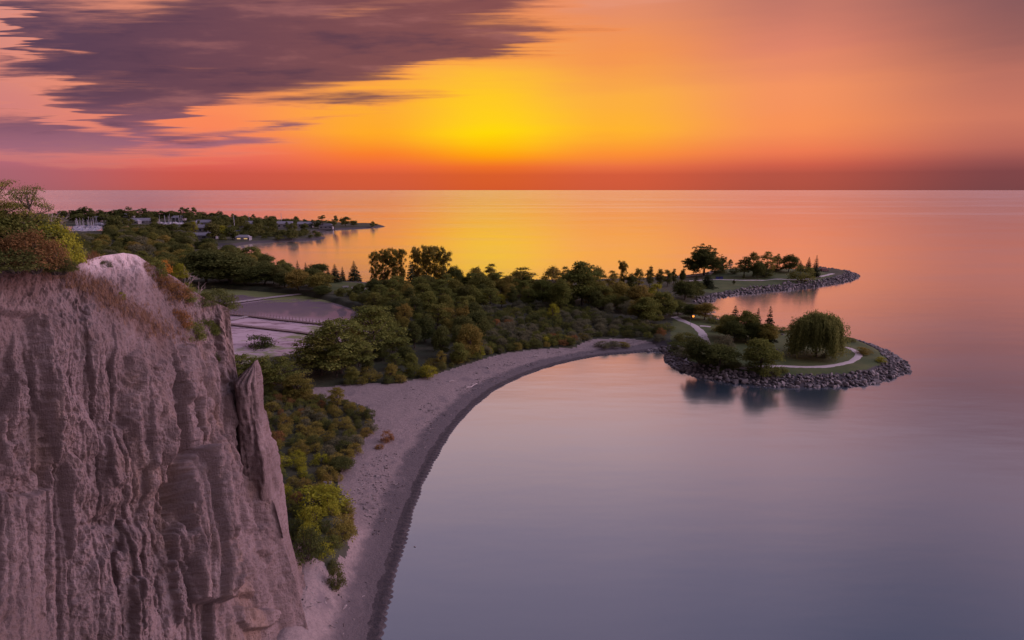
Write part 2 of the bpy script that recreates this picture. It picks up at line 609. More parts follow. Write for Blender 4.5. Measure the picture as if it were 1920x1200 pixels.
TALUS = np.array([(-31, 96), (-31, 86), (-29, 76), (-28, 66)])


def land_h(x, y, full=False):
    x, y = np.asarray(x, float), np.asarray(y, float)
    d = sdf_poly(x, y, LAND)
    di = sdf_poly(x, y, ISLAND_W)
    dh = sdf_poly(x, y, HEAD_W)
    rock = np.maximum(sstep(-18, -4, di), sstep(-6, 2, dh) * sstep(60, 80, x))
    far = sstep(560, 700, y)
    soft = np.where(d > 0, 0.11 * np.minimum(d, 14) + 0.02 * np.clip(d - 14, 0, 40), 0.16 * d)
    hard = np.where(d > 0, 0.34 * np.minimum(d, 8.0) + 0.01 * np.clip(d - 8, 0, 20), 0.5 * d)
    h = soft * (1 - rock) + hard * rock
    h = h * (1 - far) + np.where(d > 0, np.minimum(0.3 * d, 3.0), 0.3 * d) * far
    h = h + sstep(2, 20, d) * 0.35 * fbm(x * 0.05, y * 0.05, 3.3, 3)
    hx, hy = HILL
    h = h + 3.4 * np.exp(-(((x - hx) / 34) ** 2 + ((y - hy) / 20) ** 2)) * sstep(2, 12, d)
    dp = sdf_poly(x, y, POND)
    h = np.where(d > 0, h * sstep(0, 1, sstep(4, -1, dp)) + (0.1 - 0.5) * sstep(-1, 4, dp), h)
    # sandy slope rising to the foot of the bluff
    dt, _ = dist_line(x, y, TALUS)
    h = h + np.where(d > 0, 5.0 * np.exp(-(dt / 4.5) ** 2), 0)
    for bs in BASINS:
        h = np.where(far + (x < -200) > 0, h - 6.0 * sstep(-3, 3, sdf_poly(x, y, bs)), h)
    h = np.maximum(h, -4.0)
    return (h, d, di, dh, dp) if full else h


def H(x, y):
    return float(land_h(np.array([x]), np.array([y]))[0])


def PG(px, py):
    """where the sight line through a pixel meets the ground"""
    z = 2.0
    for _ in range(6):
        x, y = P(px, py, z)
        z = H(x, y)
    return x, y, z


LAWN_PX = [
    [(612, 524), (650, 524), (705, 527), (722, 537), (700, 546), (640, 546), (600, 536)],
    [(820, 531), (845, 531), (850, 552), (818, 552)],
    [(1312, 524), (1335, 508), (1380, 499), (1440, 498), (1500, 502), (1545, 511), (1566, 515), (1540, 524), (1480, 530), (1420, 537), (1370, 541), (1320, 543)],
    [(1262, 594), (1310, 584), (1345, 595), (1400, 606), (1480, 622), (1560, 634), (1590, 640), (1625, 655), (1637, 672), (1610, 684), (1560, 690), (1470, 692), (1400, 690), (1350, 690), (1290, 670), (1256, 640)],
]
LAWNS = [np.array([P(*p, 3) for p in poly]) for poly in LAWN_PX]


def ground_mats():
    m, N, out = new_mat('woodland_floor')
    g = N.n('ShaderNodeNewGeometry')
    n1 = N.noise(g.outputs['Position'], 0.09, 5, 0.6)
    n2 = N.noise(g.outputs['Position'], 1.3, 4, 0.6)
    c = N.mix(N.smooth(n1, 0.35, 0.65), (0.030, 0.036, 0.018), (0.058, 0.052, 0.030))
    c = N.mix(N.smooth(n2, 0.4, 0.7, 0, 0.6), c, (0.020, 0.025, 0.012))
    d = attr(N, 'shore')
    stony = N.math('MULTIPLY', N.smooth(d, 9.5, 5.5), 1.0)
    c = N.mix(stony, c, N.mix(n2, (0.03, 0.025, 0.028), (0.07, 0.058, 0.062)))
    principled(N, out, c, 0.95, bump(N, n2, 0.5, 0.3))
    m2, N, out = new_mat('lawn_grass')
    g = N.n('ShaderNodeNewGeometry')
    n1 = N.noise(g.outputs['Position'], 0.12, 4, 0.6)
    n2 = N.noise(g.outputs['Position'], 2.2, 4, 0.7)
    c = N.mix(N.smooth(n1, 0.3, 0.7), (0.042, 0.064, 0.016), (0.085, 0.095, 0.028))
    c = N.mix(N.smooth(n2, 0.35, 0.7, 0, 0.5), c, (0.04, 0.055, 0.018))
    principled(N, out, c, 0.95, bump(N, n2, 0.6, 0.15))
    m3, N, out = new_mat('beach_sand')
    g = N.n('ShaderNodeNewGeometry')
    pos = g.outputs['Position']
    d = attr(N, 'shore')
    n0 = N.noise(pos, 0.16, 4, 0.6)
    n1 = N.noise(pos, 0.9, 5, 0.65)
    n2 = N.noise(pos, 2.6, 6, 0.8)
    c = N.mix(n1, (0.175, 0.135, 0.13), (0.29, 0.225, 0.215))
    c = N.mix(N.smooth(n2, 0.46, 0.66, 0, 0.75), c, (0.125, 0.098, 0.096))
    # old drift lines and gravel patches along the slope
    dl = N.math('ADD', d, N.math('MULTIPLY', N.math('SUBTRACT', n0, 0.5), 5.0))
    wet = N.smooth(N.math('ADD', dl, N.math('MULTIPLY', N.math('SUBTRACT', n1, 0.5), 2.0)), 7.2, 5.0)
    c = N.mix(N.math('MULTIPLY', wet, 0.93), c, N.mix(n2, (0.055, 0.046, 0.053), (0.11, 0.09, 0.096)))
    band = N.math('MULTIPLY', N.smooth(dl, 8.2, 9.0), N.smooth(dl, 12.0, 10.0))
    patch = N.smooth(n0, 0.5, 0.66)
    c = N.mix(N.math('MULTIPLY', N.math('MULTIPLY', band, patch), 0.55), c, (0.16, 0.13, 0.135))
    c = N.mix(N.math('MULTIPLY', N.smooth(n0, 0.54, 0.70), 0.65), c, (0.125, 0.10, 0.105))
    principled(N, out, c, N.math('SUBTRACT', 0.95, N.math('MULTIPLY', wet, 0.25)), bump(N, N.math('ADD', n1, N.math('MULTIPLY', n2, 0.8)), 0.9, 0.35))
    return m, m2, m3


MAT_FLOOR, MAT_LAWN, MAT_SAND = ground_mats()
SAND_PX = [(480, 1300), (540, 1150), (570, 1090), (622, 1098), (645, 1060), (668, 1010), (655, 960), (634, 905), (640, 872), (660, 850), (690, 818), (702, 790), (690, 765), (640, 752), (585, 745), (590, 732), (640, 724), (745, 722), (800, 708), (860, 688), (940, 664), (1010, 655), (1080, 650), (1108, 636), (1180, 634), (1240, 648), (1300, 690), (1300, 900), (800, 1300)]
SAND = np.array([P(*p, 1.5) for p in SAND_PX])


def build_ground():
    na, nr = 760, 620
    az = np.radians(np.linspace(-60, 47, na))
    t = np.linspace(0, 1, nr)
    r = np.exp(np.log(55) + t * (np.log(3300) - np.log(55)))
    A, R = np.meshgrid(az, r)
    x, y = (R * np.sin(A)).ravel(), (R * np.cos(A)).ravel()
    h, d, di, dh, dp = land_h(x, y, True)
    h = h + np.where(d > 0, 0.05 * fbm(x * 0.5, y * 0.5, 1.7, 3), 0)
    f = grid_faces(nr, na)[:, ::-1]
    fx, fy, fd = x[f].mean(1), y[f].mean(1), d[f].max(1)
    keep = (fd > -7)
    f, fx, fy = f[keep], fx[keep], fy[keep]
    lawn = np.zeros(len(f), bool)
    for L in LAWNS:
        lawn |= sdf_poly(fx, fy, L) > 0.8 * fbm(fx * 0.4, fy * 0.4, 2.2, 2)
    fdi, fdd = di[f].mean(1), d[f].mean(1)
    lawn |= (fdi > 6.2 + 0.8 * fbm(fx * 0.4, fy * 0.4, 2.2, 2)) & (fdd > 5.5)
    sand = (sdf_poly(fx, fy, SAND) > 0.7 * fbm(fx * 0.5, fy * 0.5, 8.1, 3)) & ~lawn
    v = np.stack([x, y, h], 1)

    def part(mask, name, mat, label, cat):
        ff = f[mask]
        idx, inv = np.unique(ff, return_inverse=True)
        structure(name, mesh_from(name, v[idx], inv.reshape(-1, 4), True, attrs={'shore': d[idx]}, mats=[mat]), label, cat)
    part(~lawn & ~sand, 'ground', MAT_FLOOR, 'dark woodland floor of the low point and the far shore', 'ground')
    part(lawn, 'lawn', MAT_LAWN, 'mown green lawns on the park points', 'lawn')
    part(sand, 'beach', MAT_SAND, 'pale curved sand beach with a wet dark edge', 'beach')


build_ground()


def build_gravel():
    """the dark scalloped gravel edge along the waterline"""
    line = BEACH_W[BEACH_W[:, 1] < 236]
    line = spline(line[::6], 0.16)
    tan = np.gradient(line, axis=0)
    tan /= np.linalg.norm(tan, axis=1)[:, None]
    nrm = np.stack([-tan[:, 1], tan[:, 0]], 1)
    s = np.concatenate([[0], np.cumsum(np.linalg.norm(np.diff(line, axis=0), axis=1))])
    off = np.linspace(-1.2, 2.4, 26)
    S, O = np.meshgrid(s, off)
    X = line[:, 0][None] + nrm[:, 0][None] * O
    Y = line[:, 1][None] + nrm[:, 1][None] * O
    ph = S / 1.35 + 0.6 * perlin(S * 0.11, 0.3)
    cusp = np.abs(np.sin(ph * math.pi)) ** 0.8
    reach = -0.15 - 0.8 * cusp * (0.6 + 0.7 * (perlin(S * 0.23, 4.4) + 0.4))
    z0 = land_h(X.ravel(), Y.ravel()).reshape(X.shape)
    prof = sstep(0, 0.35, O - reach) * sstep(2.3, 0.8, O)
    Z = np.maximum(z0, -0.5) + prof * (0.10 + 0.20 * sstep(1.3, 0.1, O) * (0.4 + 0.6 * cusp)) + prof * 0.05 * fbm(X * 3, Y * 3, 0.5, 3) - 0.03
    m, N, out = new_mat('wet_gravel')
    g = N.n('ShaderNodeNewGeometry')
    n2 = N.noise(g.outputs['Position'], 5.0, 4, 0.7)
    n1 = N.noise(g.outputs['Position'], 1.1, 3, 0.6)
    c = N.mix(N.smooth(n2, 0.3, 0.7), (0.018, 0.014, 0.018), (0.062, 0.049, 0.054))
    c = N.mix(N.smooth(n1, 0.45, 0.7, 0, 0.6), c, (0.085, 0.066, 0.066))
    principled(N, out, c, 0.7, bump(N, n2, 0.9, 0.12))
    me = mesh_from('gravel', np.stack([X, Y, Z], -1).reshape(-1, 3), grid_faces(*X.shape), True, mats=[m])
    tag(obj('gravel', me), 'dark wet gravel heaped in scallops along the waterline', 'gravel', kind='stuff')


build_gravel()


def strip(name, pts, width, mat, label, cat, lift=0.06, nx=4, widths=None):
    line = spline(pts, 1.0)
    tan = np.gradient(line, axis=0)
    tan /= np.linalg.norm(tan, axis=1)[:, None]
    nrm = np.stack([-tan[:, 1], tan[:, 0]], 1)
    o = np.linspace(-0.5, 0.5, nx)
    w = width * (1 + 0.12 * perlin(np.arange(len(line)) * 0.15, 2.1))
    X = line[:, 0:1] + nrm[:, 0:1] * o[None] * w[:, None]
    Y = line[:, 1:2] + nrm[:, 1:2] * o[None] * w[:, None]
    Z = land_h(X.ravel(), Y.ravel()).reshape(X.shape) + lift
    edge = np.abs(o) > 0.49
    Z[:, edge] -= lift * 1.6
    v = np.stack([X, Y, Z], -1).reshape(-1, 3)
    return structure(name, mesh_from(name, v, grid_faces(len(line), nx), True, mats=[mat]), label, cat)


def build_paths():
    m, N, out = new_mat('pale_gravel_path')
    g = N.n('ShaderNodeNewGeometry')
    n1 = N.noise(g.outputs['Position'], 0.6, 4, 0.6)
    n2 = N.noise(g.outputs['Position'], 6.0, 3, 0.6)
    c = N.mix(n1, (0.34, 0.29, 0.29), (0.46, 0.39, 0.385))
    c = N.mix(N.smooth(n2, 0.5, 0.8, 0, 0.4), c, (0.26, 0.215, 0.21))
    principled(N, out, c, 0.9, bump(N, n2, 0.4, 0.05))
    q = lambda L: [PG(*p)[:2] for p in L]
    strip('footpath', q([(1264, 594), (1280, 601), (1300, 610), (1314, 622), (1322, 638), (1330, 655)]), 4.2, m, 'pale path leading onto the near rocky point past a lit lamp', 'path', 0.10)
    strip('footpath', q([(1312, 611), (1322, 611.5), (1333, 613)]), 2.6, m, 'short side path forking off by the lamp', 'path', 0.13)
    strip('footpath', q([(1378, 688), (1400, 690), (1440, 687), (1470, 686.5), (1510, 688), (1550, 687), (1585, 681), (1604, 673), (1610, 664), (1600, 656), (1585, 651), (1568, 648)]), 3.0, m, 'pale path looping round the willow lawn', 'path', 0.10)
    strip('footpath', q([(1290, 527), (1325, 524.5), (1380, 525), (1440, 525), (1490, 524.5), (1520, 522), (1545, 517), (1562, 513)]), 3.6, m, 'straight pale path along the shore of the far point', 'path', 0.12)
    strip('footpath', q([(1265, 519), (1290, 517.5), (1318, 515), (1333, 511), (1337, 506), (1350, 502), (1370, 499.5)]), 4.0, m, 'curving path climbing the grassy mound of the far point', 'path', 0.16)
    strip('footpath', q([(640, 526), (665, 526.5), (700, 528)]), 3.0, m, 'pale path behind the lawn with the conifers', 'path', 0.12)


build_paths()


def build_pond():
    m, N, out = new_mat('pond_water')
    g = N.n('ShaderNodeNewGeometry')
    pos = g.outputs['Position']
    big = N.noise(N.mapping(pos, scale=(0.02, 0.03, 1)), 1.0, 5, 0.6, 0.4)
    fine = N.noise(N.mapping(pos, scale=(0.10, 0.35, 1)), 1.0, 6, 0.7, 0.6)
    edge = attr(N, 'edge')
    a = N.math('ADD', N.math('MULTIPLY', big, 0.8), N.math('MULTIPLY', fine, 0.5))
    a = N.math('ADD', a, edge)
    scum = N.smooth(a, 0.68, 0.76)
    d = N.n('ShaderNodeBsdfDiffuse')
    N.put(d.inputs[0], N.mix(fine, (0.10, 0.125, 0.035), (0.22, 0.225, 0.09)))
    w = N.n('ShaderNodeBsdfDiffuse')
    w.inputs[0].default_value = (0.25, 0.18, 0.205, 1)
    gl = N.n('ShaderNodeBsdfGlossy')
    gl.inputs['Roughness'].default_value = 0.035
    fr = N.n('ShaderNodeFresnel')
    fr.inputs[0].default_value = 3.0
    mx = N.n('ShaderNodeMixShader')
    N.put(mx.inputs[0], fr.outputs[0])
    N.t.links.new(w.outputs[0], mx.inputs[1])
    N.t.links.new(gl.outputs[0], mx.inputs[2])
    mx2 = N.n('ShaderNodeMixShader')
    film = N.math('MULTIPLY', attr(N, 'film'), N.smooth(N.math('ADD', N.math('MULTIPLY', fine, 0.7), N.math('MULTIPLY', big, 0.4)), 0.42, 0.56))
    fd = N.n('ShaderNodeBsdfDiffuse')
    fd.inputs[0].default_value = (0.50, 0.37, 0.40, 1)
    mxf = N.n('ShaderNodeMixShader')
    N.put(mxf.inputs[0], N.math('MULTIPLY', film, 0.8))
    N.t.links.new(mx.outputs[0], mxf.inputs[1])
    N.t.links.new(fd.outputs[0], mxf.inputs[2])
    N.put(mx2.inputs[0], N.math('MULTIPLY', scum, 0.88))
    N.t.links.new(mxf.outputs[0], mx2.inputs[1])
    N.t.links.new(d.outputs[0], mx2.inputs[2])
    N.t.links.new(mx2.outputs[0], out.inputs[0])
    x0, y0 = POND.min(0) - 12
    x1, y1 = POND.max(0) + 12
    gx, gy = np.meshgrid(np.arange(x0, x1, 2.0), np.arange(y0, y1, 2.0))
    dp = sdf_poly(gx.ravel(), gy.ravel(), POND)
    v = np.stack([gx.ravel(), gy.ravel(), np.full(gx.size, 0.22)], 1)
    f = grid_faces(*gx.shape)
    f = f[(dp[f].max(1) > -4)]
    idx, inv = np.unique(f, return_inverse=True)
    px = v[idx]
    # lily scum gathers along the far bank and in the near shallows
    near = np.array([P(560, 650, 0.3)])
    e = sstep(34, 4, dp[idx]) * 0.30 * sstep(P(500, 575)[1], P(500, 556)[1], px[:, 1]) + 0.16 * np.exp(-((px[:, 0] - near[0, 0]) ** 2 + (px[:, 1] - near[0, 1]) ** 2) / 26 ** 2) - 0.05
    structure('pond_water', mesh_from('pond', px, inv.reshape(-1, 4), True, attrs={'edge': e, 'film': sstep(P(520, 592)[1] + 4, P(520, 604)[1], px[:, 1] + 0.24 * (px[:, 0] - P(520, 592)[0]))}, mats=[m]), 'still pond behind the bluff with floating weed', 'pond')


build_pond()

# ------------------------------------------------------------------ the clay bluff
CL_TOP = np.array([(-90, 492), (0, 497), (66, 499), (110, 507), (135, 503), (160, 488), (195, 479), (232, 474), (255, 478), (272, 489), (300, 505), (330, 521), (360, 544), (385, 560), (410, 570), (430, 578)], float)
CL_EDGE = np.array([(575, 430), (620, 434), (680, 441), (720, 448), (760, 462), (830, 478), (880, 496), (940, 514), (1010, 533), (1050, 545), (1110, 562), (1150, 573), (1200, 582), (1275, 592)], float)
CL_U = [0, .15, .3, .45, .6, .75, .9, 1.0]
CL_V = [0, .12, .25, .5, .75, 1.0]
CL_Y = np.array([[50, 53, 57, 60, 66, 70, 74, 76], [47, 50, 53.5, 57, 61, 66, 72, 75.5], [45.5, 48.5, 52, 55, 59, 64, 70.5, 75],
                 [43.5, 46.5, 50, 53.5, 57, 61.5, 68, 74], [41, 44, 48, 51, 54, 58, 65, 73], [38, 41, 45, 48, 51, 55, 62, 72]])
SLABS = [  # outline in photo pixels, relief in metres (out of the face +), edge softness px
    ([(-100, 560), (66, 590), (72, 640), (80, 700), (86, 800), (98, 915), (60, 930), (-100, 900)], -0.8, 9),
    ([(74, 590), (92, 600), (100, 760), (104, 880), (98, 885), (88, 800), (80, 690)], 0.5, 6),
    ([(100, 590), (180, 600), (230, 640), (236, 720), (215, 800), (205, 850), (150, 860), (110, 800)], 0.45, 20),
    ([(205, 790), (240, 800), (245, 860), (238, 915), (215, 912), (200, 880)], 0.7, 10),
    ([(238, 670), (255, 655), (275, 672), (290, 720), (291, 850), (282, 880), (262, 878), (245, 845), (240, 760)], 1.0, 13),
    ([(291, 690), (305, 672), (325, 700), (332, 780), (326, 850), (308, 872), (292, 850)], 0.8, 12),
    ([(326, 655), (345, 645), (357, 670), (352, 720), (340, 760), (328, 760)], 0.9, 8),
    ([(356, 750), (362, 750), (364, 790), (378, 850), (368, 862), (360, 840)], -1.6, 5),
    ([(316, 872), (338, 868), (336, 930), (330, 975), (318, 930)], -1.7, 9),
    ([(343, 862), (349, 846), (368, 842), (372, 855), (386, 872), (388, 940), (392, 1010), (402, 1090), (398, 1130), (352, 1130), (346, 1060), (336, 935)], 1.9, 8),
    ([(388, 905), (410, 925), (424, 1000), (428, 1065), (405, 1060), (395, 1000)], 0.8, 10),
    ([(385, 1000), (398, 990), (404, 1010), (407, 1120), (396, 1125)], 0.9, 5),
    ([(322, 990), (336, 978), (344, 1010), (346, 1150), (332, 1175), (324, 1080)], 1.2, 6),
    ([(240, 1080), (270, 1085), (268, 1140), (255, 1215), (238, 1210)], 0.9, 10),
    ([(410, 1080), (455, 1085), (475, 1120), (440, 1118), (412, 1100)], 0.8, 7),
    ([(425, 1140), (490, 1140), (515, 1150), (500, 1178), (450, 1185), (430, 1170)], 0.9, 6),
    ([(405, 600), (416, 592), (424, 640), (420, 720), (408, 710)], 0.7, 5),
    ([(424, 740), (446, 700), (452, 800), (446, 810), (430, 770)], 0.6, 6),
    ([(380, 655), (396, 640), (402, 740), (396, 800), (384, 760)], 0.6, 7),
    ([(405, 830), (418, 815), (440, 900), (470, 1000), (455, 1000), (425, 920)], 0.7, 9),
    ([(497, 985), (512, 980), (522, 1010), (518, 1040), (500, 1030)], 0.7, 6),
    ([(340, 880), (318, 905), (200, 960), (150, 985), (330, 1000)], -0.7, 22),
    ([(150, 590), (175, 570), (182, 700), (170, 760), (158, 700)], 0.35, 12),
    ([(120, 850), (160, 880), (190, 930), (150, 950), (110, 900)], 0.5, 14),
    ([(30, 700), (60, 690), (68, 780), (40, 800)], 0.5, 10),
    ([(20, 830), (64, 820), (70, 900), (30, 890)], 0.45, 9),
]


def clay_mat():
    m, N, out = new_mat('bluff_clay')
    g = N.n('ShaderNodeNewGeometry')
    pos = g.outputs['Position']
    n1 = N.noise(pos, 0.11, 5, 0.6)
    n2 = N.noise(pos, 0.7, 6, 0.65)
    n3 = N.noise(pos, 4.5, 5, 0.7)
    streak = N.noise(N.mapping(pos, scale=(1.3, 1.3, 0.16)), 1.0, 5, 0.65)
    sep = N.n('ShaderNodeSeparateXYZ')
    N.put(sep.inputs[0], pos)
    zz = N.math('ADD', N.math('MULTIPLY', sep.outputs[2], 1.0), N.math('MULTIPLY', n2, 0.9))
    cmb = N.n('ShaderNodeCombineXYZ')
    N.put(cmb.inputs[2], zz)
    strata = N.noise(cmb.outputs[0], 2.3, 5, 0.7)
    c = N.mix(N.smooth(n1, 0.3, 0.7), (0.140, 0.100, 0.097), (0.230, 0.168, 0.164))
    c = N.mix(N.smooth(strata, 0.42, 0.66, 0, 0.7), c, (0.135, 0.095, 0.082))
    c = N.mix(N.smooth(N.noise(N.mapping(pos, loc=(7, 3, 1), scale=(0.16, 0.16, 0.05)), 1.0, 4, 0.6), 0.5, 0.68, 0, 0.6), c, (0.25, 0.165, 0.125))
    c = N.mix(N.smooth(streak, 0.5, 0.75, 0, 0.5), c, (0.29, 0.225, 0.215))
    c = N.mix(N.smooth(n2, 0.53, 0.7, 0, 0.6), c, (0.115, 0.075, 0.062))
    c = N.mix(N.smooth(n3, 0.55, 0.8, 0, 0.35), c, (0.12, 0.078, 0.076))
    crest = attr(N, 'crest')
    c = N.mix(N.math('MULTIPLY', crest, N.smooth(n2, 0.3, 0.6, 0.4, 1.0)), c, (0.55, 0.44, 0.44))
    soil = attr(N, 'soil')
    c = N.mix(N.math('MULTIPLY', soil, N.smooth(n3, 0.3, 0.6, 0.5, 0.95)), c, (0.12, 0.07, 0.055))
    h = N.math('ADD', N.math('MULTIPLY', n3, 0.7), N.math('MULTIPLY', strata, 0.15))
    h = N.math('ADD', h, N.math('MULTIPLY', N.noise(N.mapping(pos, scale=(7, 7, 0.9)), 1.0, 4, 0.7), 0.6))
    principled(N, out, c, 0.95, bump(N, h, 1.0, 0.3), spec=0.15)
    return m


MAT_CLAY = clay_mat()
CLIFF = {}


def table(u, v):
    """bilinear-smooth lookup of the depth table"""
    rows = np.array([np.interp(u, CL_U, r) for r in CL_Y])
    k = np.clip(np.searchsorted(CL_V, v) - 1, 0, len(CL_V) - 2)
    v0, v1 = np.array(CL_V)[k], np.array(CL_V)[k + 1]
    t = (v - v0) / (v1 - v0)
    j = np.arange(len(u))
    return rows[k, j] * (1 - t) + rows[k + 1, j] * t


def voronoi(x, y, seed=0):
    """random value, second random value and edge distance of a jittered cell pattern"""
    xi, yi = np.floor(x).astype(int), np.floor(y).astype(int)
    f1 = np.full(x.shape, 9.0)
    f2 = np.full(x.shape, 9.0)
    a = np.zeros(x.shape)
    b = np.zeros(x.shape)
    rr = np.random.RandomState(100 + seed).rand(1536, 4)
    for dx in (-1, 0, 1):
        for dy in (-1, 0, 1):
            h = _perm[(_perm[(xi + dx + seed * 7) & 511] + yi + dy) & 511]
            px, py = xi + dx + rr[h, 0], yi + dy + rr[h, 1]
            d = np.hypot(x - px, y - py)
            near = d < f1
            f2 = np.where(near, f1, np.minimum(f2, d))
            a = np.where(near, rr[h, 2], a)
            b = np.where(near, (rr[h, 3] - 0.5) * (x - px) * 2, b)
            f1 = np.where(near, d, f1)
    return a, b, f2 - f1


def build_cliff():
    nu, nv = 620, 700
    u = np.linspace(0, 1, nu)
    v = np.linspace(0, 1, nv) ** 1.0
    U, V = np.meshgrid(u, v)
    top = np.interp(-90 + 520 * U, CL_TOP[:, 0], CL_TOP[:, 1])
    py = top + (1275 - top) * V
    E = np.interp(py, CL_EDGE[:, 0], CL_EDGE[:, 1])
    px = -90 + (E + 90) * U
    Y = table(U.ravel(), V.ravel()).reshape(U.shape)
    # smooth the depth table's kinks
    for _ in range(3):
        k = 25
        c = np.cumsum(np.pad(Y, ((k + 1, k), (0, 0)), mode='edge'), 0)
        Y = (c[2 * k + 1:] - c[:-2 * k - 1]) / (2 * k + 1)
        c = np.cumsum(np.pad(Y, ((0, 0), (k + 1, k)), mode='edge'), 1)
        Y = (c[:, 2 * k + 1:] - c[:, :-2 * k - 1]) / (2 * k + 1)
    a, b = px - 960.0, 600.0 - py
    dy = FPX * CP + b * SP
    B = np.stack([a / dy * Y, Y, CAM_H + (-FPX * SP + b * CP) / dy * Y], -1)
    nrm = np.cross(np.gradient(B, axis=1), np.gradient(B, axis=0))
    nrm /= np.linalg.norm(nrm, axis=2)[..., None] + 1e-9
    if nrm[..., 1].mean() > 0:
        nrm = -nrm
    # arc length along the face, and height
    q = np.cumsum(np.linalg.norm(np.gradient(B, axis=1), axis=2), 1)
    q = q[nv // 2][None] + 0 * q + 0.25 * (B[..., 0] - B[nv // 2][None, :, 0])
    z = B[..., 2]
    steep = sstep(0.10, 0.30, V)
    warp = 1.6 * fbm(q * 0.09, z * 0.05, 1.1, 3)
    fl = fbm(q * 0.13 + 0.4 * warp, z * 0.020, 4.2, 3, 0.5, True)
    fl2 = fbm(q * 0.42 + 0.7 * warp, z * 0.034, 8.8, 4, 0.55, True)
    fl3 = fbm(q * 1.5 + warp, z * 0.30, 2.8, 4, 0.6, True)
    cz_ = perlin(q * 0.20 + 0.5 * warp, z * 0.022, 31.0) + 0.25 * perlin(q * 0.9, z * 0.12, 5.5)
    cz2 = perlin(q * 0.47 + 0.6 * warp, z * 0.035, 51.0) + 0.2 * perlin(q * 1.4, z * 0.2, 7.5)
    crack = -1.5 * sstep(0.075, 0.0, np.abs(cz_)) * sstep(-0.2, 0.3, perlin(q * 0.1, z * 0.07, 77.0)) - 0.8 * sstep(0.07, 0.0, np.abs(cz2)) * sstep(-0.1, 0.3, perlin(q * 0.16, z * 0.10, 87.0))
    blocks = fbm(q * 0.55, z * 0.35, 6.1, 4, 0.55)
    rough = fbm(q * 2.6, z * 2.0, 0.7, 4, 0.65)
    ledge = np.abs(((z + 0.5 * blocks + 0.5 * warp) * 0.8) % 1.0 - 0.25)
    # tall pillars and gullies: three sizes of upright cells, each leaning and standing out by its own amount
    wq, wz = 0.8 * fbm(q * 0.30, z * 0.06, 21.0, 4, 0.55), 3.0 * fbm(q * 0.25, z * 0.10, 22.0, 4, 0.6)
    a1, b1, e1 = voronoi((q + wq) / 3.6, (z + wz) / 30.0, 1)
    a2, b2, e2 = voronoi((q + 0.6 * wq) / 1.5, (z + wz) / 15.0, 2)
    a3, b3, e3 = voronoi((q + 0.35 * wq) / 0.62, (z + 0.6 * wz) / 6.5, 3)
    a4, b4, e4 = voronoi((q + 0.2 * wq) / 0.35, (z + 0.3 * wz) / 0.9, 4)
    rr = lambda e, k: np.sqrt(np.clip(e / k, 0, 1))
    rills = fbm(q * 1.7 + 0.5 * wq, z * 0.07, 33.0, 4, 0.55, True)
    cut = sstep(-0.15, 0.35, perlin(q * 0.12, z * 0.05, 61.0))
    zone = 0.12 + 0.88 * sstep(-0.05, 0.35, perlin(q * 0.13, z * 0.075, 71.0) + 0.5 * perlin(q * 0.4, z * 0.2, 72.0))
    disp = steep * (1.1 * (fl - 0.8) + 1.9 * (a1 - 0.5) + 1.6 * b1 + 0.7 * (rr(e1, 0.35) - 1)
                    + (0.45 + 0.5 * zone) * (a2 - 0.5) + (0.4 + 0.5 * zone) * b2 + (0.25 + 0.45 * cut) * (rr(e2, 0.3) - 1)
                    + zone * (0.36 * (a3 - 0.5) + 0.4 * b3 + 0.20 * (rr(e3, 0.3) - 1) + 0.15 * (rills - 0.9)) + 0.19 * (a4 - 0.5) * (1.35 - zone))
    disp += -steep * 0.10 * sstep(0.10, 0.0, np.abs(((z + 0.35 * blocks + 0.3 * warp) * 0.42) % 1.0 - 0.5)) * sstep(-0.1, 0.25, perlin(q * 0.2, z * 0.5, 91.0))
    disp += (0.3 + 0.7 * steep) * ((0.10 + 0.22 * (1 - zone)) * blocks + 0.17 * rough) + (1 - steep) * (0.16 * (fl3 - 0.9) + 0.2 * blocks)
    # rills that run down the crest to the right
    rill = fbm((px * 0.85 + (py - 480) * -0.55) * 0.075, (py * 0.6 + px * 0.4) * 0.012, 3.0, 4, 0.55, True)
    disp += (1 - steep) * 0.24 * (rill - 0.9)
    wob = 5 * fbm(px * 0.05, py * 0.05, 9.9, 3)
    for poly, amt, soft in SLABS:
        d = sdf_poly((px + wob).ravel(), (py + 0.6 * wob).ravel(), poly).reshape(px.shape)
        disp += 1.25 * amt * np.where(amt > 0, np.sqrt(sstep(-soft * 0.25, soft, d)), sstep(-soft * 0.4, soft * 0.6, d))
    disp *= sstep(0, 0.03, V) * 0.75 + 0.25
    disp = disp * (0.35 + 0.65 * sstep(1.0, 0.94, U))
    for _ in range(1):
        disp = 0.25 * np.roll(disp, 1, 1) + 0.5 * disp + 0.25 * np.roll(disp, -1, 1)
    S = B + nrm * disp[..., None]
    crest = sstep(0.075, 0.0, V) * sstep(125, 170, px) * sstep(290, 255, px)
    soil = np.maximum(sstep(0.08, 0.0, V) * sstep(140, 100, px), 0.85 * sstep(40, 8, np.abs((py - 500) - (px - 110) * 0.62 - 6)) * sstep(100, 140, px) * sstep(330, 290, px))
    CLIFF.update(px=px, py=py, S=S, n=nrm)
    # the face turns back out of sight past its right edge ...
    s = np.linspace(0, 1, 26)[1:]
    ex = S[:, -1:, :] + np.stack([-17 * s ** 1.1, 22 * s, -3.0 * s ** 2], -1)[None]
    ex += (0.5 * fbm(ex[..., 1] * 0.5, ex[..., 2] * 0.1, 3.0, 3))[..., None] * np.array([1, 0, 0]) * s[None, :, None]
    S = np.concatenate([S, ex], 1)
    pad = lambda A: np.concatenate([A, np.repeat(A[:, -1:], ex.shape[1], 1)], 1)
    crest, soil = pad(crest), pad(soil)
    # ... over the top ...
    t = np.linspace(0, 1, 24)[:0:-1]
    left = np.clip((150 - pad(px)[0]) / 60, 0, 1)[None]
